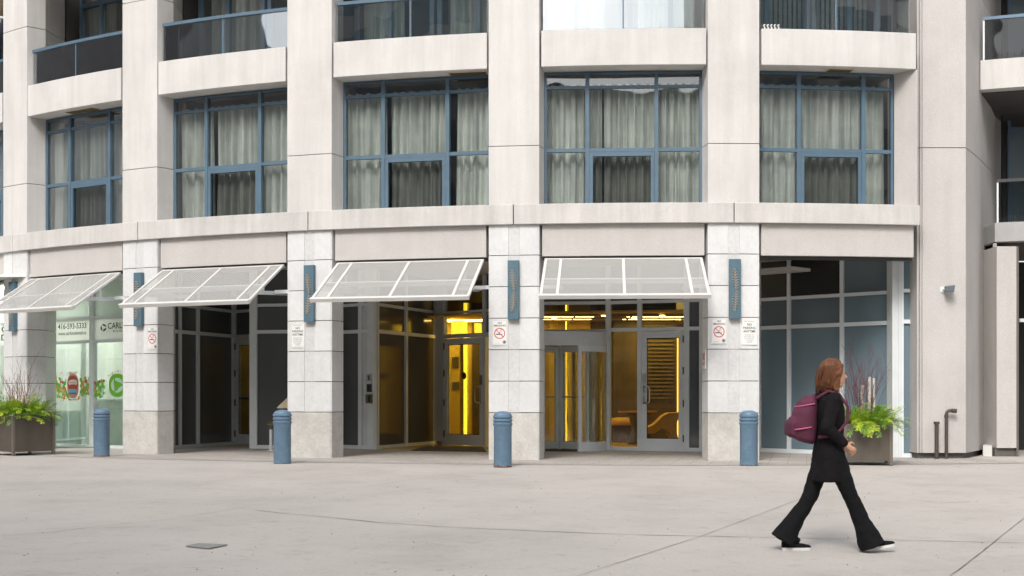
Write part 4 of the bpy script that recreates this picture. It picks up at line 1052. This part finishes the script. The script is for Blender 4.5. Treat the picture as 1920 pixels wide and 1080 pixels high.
def greenery(x, y, z, hw, label, rz, seed, nb=70):
    rg = random.Random(seed); t = thing('cedar_boughs', (x, y, z), label, 'evergreen plant', 'evergreen boughs in the planters')
    A, B = MB(), MB()
    for i in range(nb):
        a = rg.uniform(0, 2 * math.pi); r = hw * rg.uniform(.1, .95) ** .6; bx, by = x + r * math.cos(a), y + r * math.sin(a)
        el = rg.uniform(.1, 1.25); front = -math.sin(a)
        ln = rg.uniform(.24, .46); droop = rg.uniform(.5, 1.9)
        (frond)(A if (rg.random() < .38 + .25 * front) else B, (bx, by, z + rg.uniform(-.03, .08)), (math.cos(a) * math.cos(el), math.sin(a) * math.cos(el), math.sin(el)), ln, rg, droop)
    for i in range(int(nb * .5)):
        a = rg.uniform(0, 2 * math.pi); r = hw * rg.uniform(0, .7)
        frond(B if rg.random() < .75 else A, (x + r * math.cos(a), y + r * math.sin(a), z), (rg.uniform(-.5, .5), rg.uniform(-.5, .5), 1), rg.uniform(.14, .3), rg, .9)
    build(A, 'bright_foliage', M['leafb'], t); build(B, 'green_foliage', M['leafd'], t)
def twigs(x, y, z, label, seed, n=16, H=.75, mat='twig', spread=.16):
    rg = random.Random(seed); mb = MB()
    def grow(p, d, ln, r, lev):
        pts = [p]; k = 5
        for i in range(k): d = (d + Vector((rg.uniform(-.12, .12), rg.uniform(-.12, .12), .05))).normalized(); p = p + d * ln / k; pts.append(p)
        mb.tube(pts, [r * (1 - .6 * i / k) for i in range(k + 1)], 5)
        if lev < 2:
            for i in range(2, k + 1):
                if rg.random() < .75: a = rg.uniform(0, 6.28); grow(pts[i], (d + Vector((math.cos(a), math.sin(a), .2)) * .55).normalized(), ln * rg.uniform(.25, .45), r * .55, lev + 1)
    for i in range(n):
        a = rg.uniform(0, 6.28); q = rg.uniform(0, spread)
        grow(Vector((x + q * math.cos(a), y + q * math.sin(a), z - .03)), Vector((math.cos(a) * .22, math.sin(a) * .22, 1)).normalized(), H * rg.uniform(.6, .95), .0055, 0)
    return tag(build(mb, 'twig_bundle', M[mat]), label, 'twigs', 'bare twig bundles in the planters')
def log(x, y, z, h, r, lean, label, mat='birch', grp='birch logs in the planters'):
    mb = MB(); rg = random.Random(int(h * 1000)); pts = [(x + lean * i / 5 + rg.uniform(-.004, .004), y, z - .05 + (h + .05) * i / 5) for i in range(6)]
    mb.tube(pts, [r * rg.uniform(.92, 1.05) for _ in pts], 12)
    return tag(build(mb, 'birch_log', M[mat], smooth=False), label, 'log', grp)
# right planter
WR = .74; px_, py_ = GS(1631, 874); py_ += WR / 2 + .06; ZR = gz(py_); 
rzr = R_(-9)
cR = Vector((px_ + .05, py_)); LX = px_ - .04; HR = .64
planter(cR.x, cR.y, rzr, WR, HR, 'brown metal planter behind the walking person near the corner wall')
greenery(cR.x, cR.y, ZR + HR - .03, .36, 'bright green cedar boughs spilling from the planter behind the walker', 0, 21, 250)
twigs(LX + .0, cR.y + .0, ZR + HR - .06, 'dark red bare twigs with the three white birch logs', 4, 30, 1.15, 'twig', .22)
for dx, h, lb, r in ((.03, .66, 'shortest white birch log, left of the three in the planter', .026), (.13, .79, 'tallest white birch log, middle of the three in the planter', .024), (.205, .77, 'slimmest white birch log, right of the three in the planter', .019)):
    log(LX + dx - .0, cR.y - .02, ZR + HR - .06, h, r, .01 if dx > .1 else -.005, lb)
# left planter
aL = R_(50); c0 = Vector(G(24, 855.3)); t1 = Vector((math.cos(aL), math.sin(aL))); t2 = Vector((-math.sin(aL), math.cos(aL))); WL = .84
cL = c0 + (t1 + t2) * WL / 2; HL = .74
planter(cL.x, cL.y, aL, WL, HL, 'bronze metal planter turned cornerwise at the left edge by the clinic')
greenery(cL.x, cL.y, HL - .03, .44, 'yellow green cedar boughs spilling from the left planter by the clinic', 0, 5, 270)
twigs(cL.x - .05, cL.y, HL - .06, 'brown bare twigs fanning up from the left planter', 9, 20, .95, 'twigb', .24)
rg = random.Random(2)
for i, (dx, h, ln) in enumerate(((-.10, .55, .05), (.0, .42, -.06), (.16, .50, .08))):
    mb = MB(); x, y, z = cL.x + dx, cL.y - .05, HL - .08
    mb.tube([(x, y, z), (x - ln * .5, y, z + h * .4), (x - ln, y - .02, z + h)], [.028, .022, .016], 10); mb.tube([(x - ln * .5, y, z + h * .4), (x + .07, y, z + h * .75), (x + .06, y, z + h * 1.0)], [.016, .012, .008], 8)
    tag(build(mb, 'birch_branch', M['birchp']), ('leftmost', 'middle', 'rightmost')[i] + ' pinkish forked birch branch in the left planter', 'branch', 'birch branches in the left planter')

# ------------------------------------------------------------------ the walking person
def chain(mb, pts, rs, n=14):
    """tapered limb with round ends, sampled finely"""
    P = [Vector(p) for p in pts]; out = []; rr = []
    for i in range(len(P) - 1):
        for k in range(6): v = k / 6; out.append(P[i].lerp(P[i + 1], v)); rr.append(rs[i] + (rs[i + 1] - rs[i]) * v)
    out.append(P[-1]); rr.append(rs[-1])
    d0 = (out[1] - out[0]).normalized(); d1 = (out[-1] - out[-2]).normalized()
    out = [out[0] - d0 * rr[0] * .9, out[0] - d0 * rr[0] * .6] + out + [out[-1] + d1 * rr[-1] * .6, out[-1] + d1 * rr[-1] * .9]
    rr = [rr[0] * .4, rr[0] * .8] + rr + [rr[-1] * .8, rr[-1] * .4]
    mb.tube(out, rr, n)
def remeshed(mb, name, mat, parent, voxel, smooth=4):
    me = bpy.data.meshes.new(name); me.from_pydata([tuple(v) for v in mb.v], [], mb.f); me.update()
    o = bpy.data.objects.new(name, me); COL.objects.link(o)
    r = o.modifiers.new('r', 'REMESH'); r.mode = 'VOXEL'; r.voxel_size = voxel; r.use_smooth_shade = True
    s_ = o.modifiers.new('s', 'SMOOTH'); s_.iterations = smooth; s_.factor = .5
    bpy.context.view_layer.update()
    m2 = bpy.data.meshes.new_from_object(o.evaluated_get(bpy.context.evaluated_depsgraph_get()))
    o.modifiers.clear(); o.data = m2; m2.name = name; m2.materials.clear(); m2.materials.append(mat)
    for p in m2.polygons: p.use_smooth = True
    if parent: o.parent = parent
    return o
PX = (1553 - 960) / FPX * 11.9; PY = 11.9; PZ = gz(PY)
per = MB()
HIPZ = .84
legs = {  # hip, knee, ankle, toe   (x forward, y sideways; -y is nearest the camera)
    'rear': ((-.01, .085, HIPZ), (-.13, .085, .475), (-.335, .085, .135), (-.20, .085, .035)),
    'front': ((.02, -.085, HIPZ), (.175, -.085, .465), (.345, -.085, .105), (.475, -.085, .085))}
# body: torso, neck, head, arms, hands, legs grown as one surface
per.loft([(0, 0, .80, .10, .145), (0, 0, .88, .105, .155), (.0, 0, 1.0, .09, .125), (.01, 0, 1.12, .10, .14), (.005, 0, 1.24, .105, .165), (0, 0, 1.32, .08, .16), (.0, 0, 1.355, .05, .07), (.015, 0, 1.41, .048, .05), (.02, 0, 1.44, .045, .048)])
HX = .045
per.loft([(HX + .02, 0, 1.395, .03, .03), (HX + .015, 0, 1.41, .065, .05), (HX + .01, 0, 1.45, .083, .066), (HX + .003, 0, 1.51, .092, .073), (HX - .003, 0, 1.56, .092, .072), (HX - .008, 0, 1.60, .072, .058), (HX - .01, 0, 1.622, .035, .03)])
per.tube([(HX + .085, 0, 1.525), (HX + .112, 0, 1.492), (HX + .09, 0, 1.482)], [.008, .014, .01], 10)   # nose
for z, r in ((1.462, .0085), (1.449, .010)): per.tube([(HX + .075, -.022, z), (HX + .092, 0, z), (HX + .075, .022, z)], [.004, r, .004], 8)   # lips
per.tube([(HX + .07, -.045, 1.54), (HX + .095, 0, 1.548), (HX + .07, .045, 1.54)], .008, 8)            # brow
for sy in (-1, 1): per.tube([(HX - .012, sy * .073, 1.475), (HX - .02, sy * .083, 1.505), (HX - .008, sy * .079, 1.53)], [.008, .013, .009], 8)
for kk in ('rear', 'front'):
    h, k, a, to = legs[kk]; chain(per, [h, k, a], [.075, .05, .034]); chain(per, [a, ((a[0] + to[0]) / 2, a[1], (a[2] + to[2]) / 2), Vector(to) - Vector((.03, 0, .0))], [.032, .022, .016])
arms = {'near': ((0, -.175, 1.30), (-.075, -.225, 1.06), (.085, -.20, .93)), 'far': ((0, .175, 1.30), (-.02, .225, 1.05), (.12, .18, .95))}
for kk, (s0_, e_, w_) in arms.items():
    sgn = -1 if kk == 'near' else 1
    chain(per, [s0_, e_, w_], [.045, .036, .024])
    w = Vector(w_); f = (w - Vector(e_)).normalized(); up = Vector((0, 0, 1)); up = (up - f * up.dot(f)).normalized(); sd_ = f.cross(up)
    chain(per, [w, w + f * .05, w + f * .085], [.022, .027, .026])
    for i in range(4):
        b = w + f * .085 + up * (.027 - .018 * i); ln = (.068, .076, .072, .056)[i]
        d1 = (f + sd_ * .25 * sgn).normalized(); d2 = (f * .55 - up * .5 + sd_ * .5 * sgn).normalized(); d3 = (-up * .6 + sd_ * .6 * sgn - f * .3).normalized()
        p1 = b + d1 * ln * .45; p2 = p1 + d2 * ln * .3; chain(per, [b, p1, p2, p2 + d3 * ln * .25], [.0088, .0082, .0076, .0068], 8)
    b = w + f * .03 + up * .022; p1 = b + (f * .5 + up * .8 + sd_ * .2 * sgn).normalized() * .035; chain(per, [b, p1, p1 + (f * .9 + up * .1 + sd_ * .3 * sgn).normalized() * .03], [.011, .0095, .008], 8)
person = remeshed(per, 'person', M['skin'], None, .0055, 4)
person.location = (PX, PY, PZ); person.rotation_euler[2] = R_(2)
tag(person, 'ginger haired person in dark flared trousers striding right with a magenta backpack', 'person')
# eyes
for sy in (-1, 1):
    mb = MB(); mb.loft([(HX + .078, sy * .032, 1.515, .004, .006), (HX + .080, sy * .032, 1.519, .008, .011), (HX + .078, sy * .032, 1.523, .004, .006)], 12); build(mb, 'eye', M['ink'], person, world=False, smooth=True)
# trousers: narrow thigh, flared hem
tr = MB(); tr.loft([(0, 0, .76, .10, .15), (0, 0, .84, .118, .165), (0, 0, .93, .105, .15)])
for kk in ('rear', 'front'):
    h, k, a, to = [Vector(v) for v in legs[kk]]; chain(tr, [h, k], [.095, .066]); 
    e = a + (a - k).normalized() * (-.02)
    q = k.lerp(a, .5); chain(tr, [k, q], [.066, .070])
    fl = []
    ax = (a - k).normalized()
    hem = a + ax * .062 + Vector((-.015, 0, 0))
    pts = [k.lerp(hem, v) for v in (.3, .5, .7, .85, 1.0)]; tr.tube(pts, [.066, .074, .090, .104, .112], 20)
trs = remeshed(tr, 'trousers', M['cloth'], person, .009, 5)
# coat
ct = MB(); ct.loft([(-.005, 0, .60, .135, .185), (0, 0, .70, .135, .185), (0, 0, .82, .13, .18), (.0, 0, .95, .118, .16), (.01, 0, 1.08, .125, .168), (.005, 0, 1.20, .130, .19), (0, 0, 1.30, .115, .195), (.0, 0, 1.345, .085, .14), (.008, 0, 1.385, .068, .075), (.012, 0, 1.41, .062, .066)])
for kk, (s0_, e_, w_) in arms.items():
    w = Vector(w_); e = Vector(e_); chain(ct, [s0_, e_, e.lerp(w, .93)], [.068, .056, .044])
coat = remeshed(ct, 'coat', M['coat'], person, .009, 5)
dt = bpy.data.textures.new('cloth_folds', 'CLOUDS'); dt.noise_scale = .09
for o in (coat, trs):
    dm = o.modifiers.new('folds', 'DISPLACE'); dm.texture = dt; dm.strength = .02; dm.mid_level = .5
# hair
hr = MB(); hr.loft([(HX - .075, 0, 1.36, .035, .06), (HX - .065, 0, 1.39, .06, .085), (HX - .05, 0, 1.45, .082, .094), (HX - .035, 0, 1.52, .092, .094), (HX - .02, 0, 1.58, .100, .088), (HX - .018, 0, 1.625, .078, .068), (HX - .018, 0, 1.65, .035, .03)])
for sy in (-1, 1): hr.loft([(HX - .005, sy * .075, 1.37, .03, .018), (HX + .005, sy * .08, 1.44, .035, .018), (HX + .01, sy * .075, 1.53, .045, .02), (HX + .015, sy * .05, 1.60, .06, .03)])
hair = remeshed(hr, 'hair', M['hair'], person, .008, 4)
dt2 = bpy.data.textures.new('hair_locks', 'WOOD'); dt2.noise_scale = .05; dt2.turbulence = 8; dt2.wood_type = 'BANDNOISE'
dm = hair.modifiers.new('locks', 'DISPLACE'); dm.texture = dt2; dm.strength = .012
for kk in ('rear', 'front'):
    a = Vector(legs[kk][2]); k = Vector(legs[kk][1]); sk = MB(); to_ = Vector(legs[kk][3]); sk.tube([a + (k - a).normalized() * .14, a + (k - a).normalized() * .05, a - Vector((.0, 0, .0)), a.lerp(to_, .35) + Vector((0, 0, .0)), a.lerp(to_, .7)], [.05, .047, .047, .044, .036], 14); build(sk, 'sock', M['cloth'], person, world=False, smooth=True)
rg = random.Random(8); hs2 = MB()
for i in range(260):
    a = rg.uniform(-2.6, 2.6) + math.pi; zt_ = rg.uniform(1.56, 1.64); k = math.sqrt(max(0, 1.66 - zt_)) * 3.0; pts = []
    zb_ = rg.uniform(1.34, 1.46); r0 = rg.uniform(.99, 1.07)
    for j in range(7):
        v = j / 6; z = zt_ + (zb_ - zt_) * v; ww = min(1, k + v * 1.6) * (1 if v < .75 else 1 - (v - .75) * .7)
        cxh = HX - .018 - .045 * v; pts.append((cxh + .098 * ww * r0 * math.cos(a) + rg.uniform(-.005, .005), .095 * ww * r0 * math.sin(a + .12 * math.sin(v * 6 + i)) + rg.uniform(-.004, .004), z))
    hs2.tube(pts, [.0022, .003, .003, .003, .0026, .002, .001], 4)
build(hs2, 'loose_hair', M['hair'], person, world=False, smooth=True)
# shoes
for kk in ('rear', 'front'):
    h, k, a, to = [Vector(v) for v in legs[kk]]
    pit = 0 if kk == 'rear' else R_(9); ax_ = a.x - .045; base = .0 if kk == 'rear' else .012
    def sh(x, y, z): return (ax_ + x * math.cos(pit), a.y + y, base + z + x * math.sin(pit))
    up = MB(); prof = [(0, .030, .085), (.04, .036, .105), (.09, .036, .09), (.14, .040, .065), (.19, .040, .055), (.235, .030, .045), (.25, .012, .035)]
    vs = []; n = 12
    for x, w, h_ in prof:
        for i in range(n):
            an = math.pi * i / (n - 1); vs.append(sh(x, w * math.cos(an), .022 + (h_ - .022) * math.sin(an)))
    fs = [(i * n + j, (i + 1) * n + j, (i + 1) * n + j + 1, i * n + j + 1) for i in range(len(prof) - 1) for j in range(n - 1)] + [tuple(range(n)), tuple(range(len(prof) * n - 1, (len(prof) - 1) * n - 1, -1))]
    fs += [(i * n, i * n + n - 1, (i + 1) * n + n - 1, (i + 1) * n) for i in range(len(prof) - 1)]
    up.add(vs, fs); so = build(up, 'shoe', M['cloth'], person, world=False, smooth=True)
    sl2 = MB(); pl = [(x, w + .004) for x, w, _ in prof]; vs = []
    outl = [(x, w) for x, w in pl] + [(x, -w) for x, w in reversed(pl)]
    m_ = len(outl); vs = [sh(x, w, .0) for x, w in outl] + [sh(x, w, .024) for x, w in outl]
    sl2.add(vs, [(i, (i + 1) % m_, m_ + (i + 1) % m_, m_ + i) for i in range(m_)] + [tuple(range(m_)), tuple(range(2 * m_ - 1, m_ - 1, -1))]); build(sl2, 'sole', M['sole'], so, world=False)
# backpack
bk = MB(); bk.loft([(-.20, 0, .93, .06, .10, .25), (-.215, 0, .96, .10, .135, .2), (-.22, 0, 1.06, .115, .15, .1), (-.205, 0, 1.18, .105, .145, .05), (-.18, 0, 1.28, .085, .125), (-.16, 0, 1.335, .045, .08)])
bk.loft([(-.30, 0, .97, .03, .09, .2), (-.325, 0, 1.0, .05, .11, .15), (-.325, 0, 1.10, .05, .11), (-.30, 0, 1.15, .03, .08)])
bpk = remeshed(bk, 'backpack', M['pack'], None, .008, 4); bpk.location = person.location; bpk.rotation_euler = person.rotation_euler
tag(bpk, 'magenta fabric backpack with pink piping worn by the walking person', 'backpack')
pp = MB()
for z, cx_, rx, ry in ((1.26, -.185, .098, .138), (1.06, -.225, .122, .156)):
    pts = [(cx_ + rx * math.cos(a), ry * math.sin(a), z + .02 * math.cos(a)) for a in [R_(70 + 220 * i / 24) for i in range(25)]]; pp.tube(pts, .006, 6)
build(pp, 'piping', M['packp'], bpk, world=False)
st_ = MB()
for sy in (-1, 1):
    pts = [(-.13, sy * .10, 1.31), (-.03, sy * .12, 1.372), (.06, sy * .125, 1.345), (.135, sy * .125, 1.24), (.130, sy * .13, 1.12), (.02, sy * .18, 1.0), (-.12, sy * .13, .98)]
    st_.tube(pts, .014, 8)
build(st_, 'shoulder_strap', M['pack'], bpk, world=False, smooth=True)

# ------------------------------------------------------------------ the other side of the plaza (seen only as reflections in the glass)
def tower(x0, x1, y0, y1, h, label, mat, fh=3.0):
    t = thing('tower_block', ((x0 + x1) / 2, y1, -.8), label, 'building')
    build(MB().box(x0, x1, y0, y1, -.8, h), 'wall', M[mat], t)
    w = MB(); z = 1.0; n = max(1, int((x1 - x0) / 3.2))
    while z + 2 < h:
        for i in range(n): a = x0 + (x1 - x0) * (i + .12) / n; b = x0 + (x1 - x0) * (i + .88) / n; w.box(a, b, y1 + .002, y1 + .04, z, z + 1.9)
        z += fh
    build(w, 'window_bands', M['gblueup'], t)
tower(-46, -13, -30, -16, 34, 'grey tower block across the plaza to the left, behind the viewer', 'wing2')
tower(9, 40, -34, -20, 30, 'concrete tower block across the plaza to the right, behind the viewer', 'precast')
tower(-70, -55, -14, 60, 26, 'long grey slab block added beyond the left end of the plaza to darken reflections', 'wing2')  # unseen block added so the left bays reflect less sky
tower(-13, 9, -40, -28, 17.5, 'low podium building across the plaza, behind the viewer, heightened to darken reflections', 'wing2')  # height set so the windows reflect it and the balustrades reflect sky
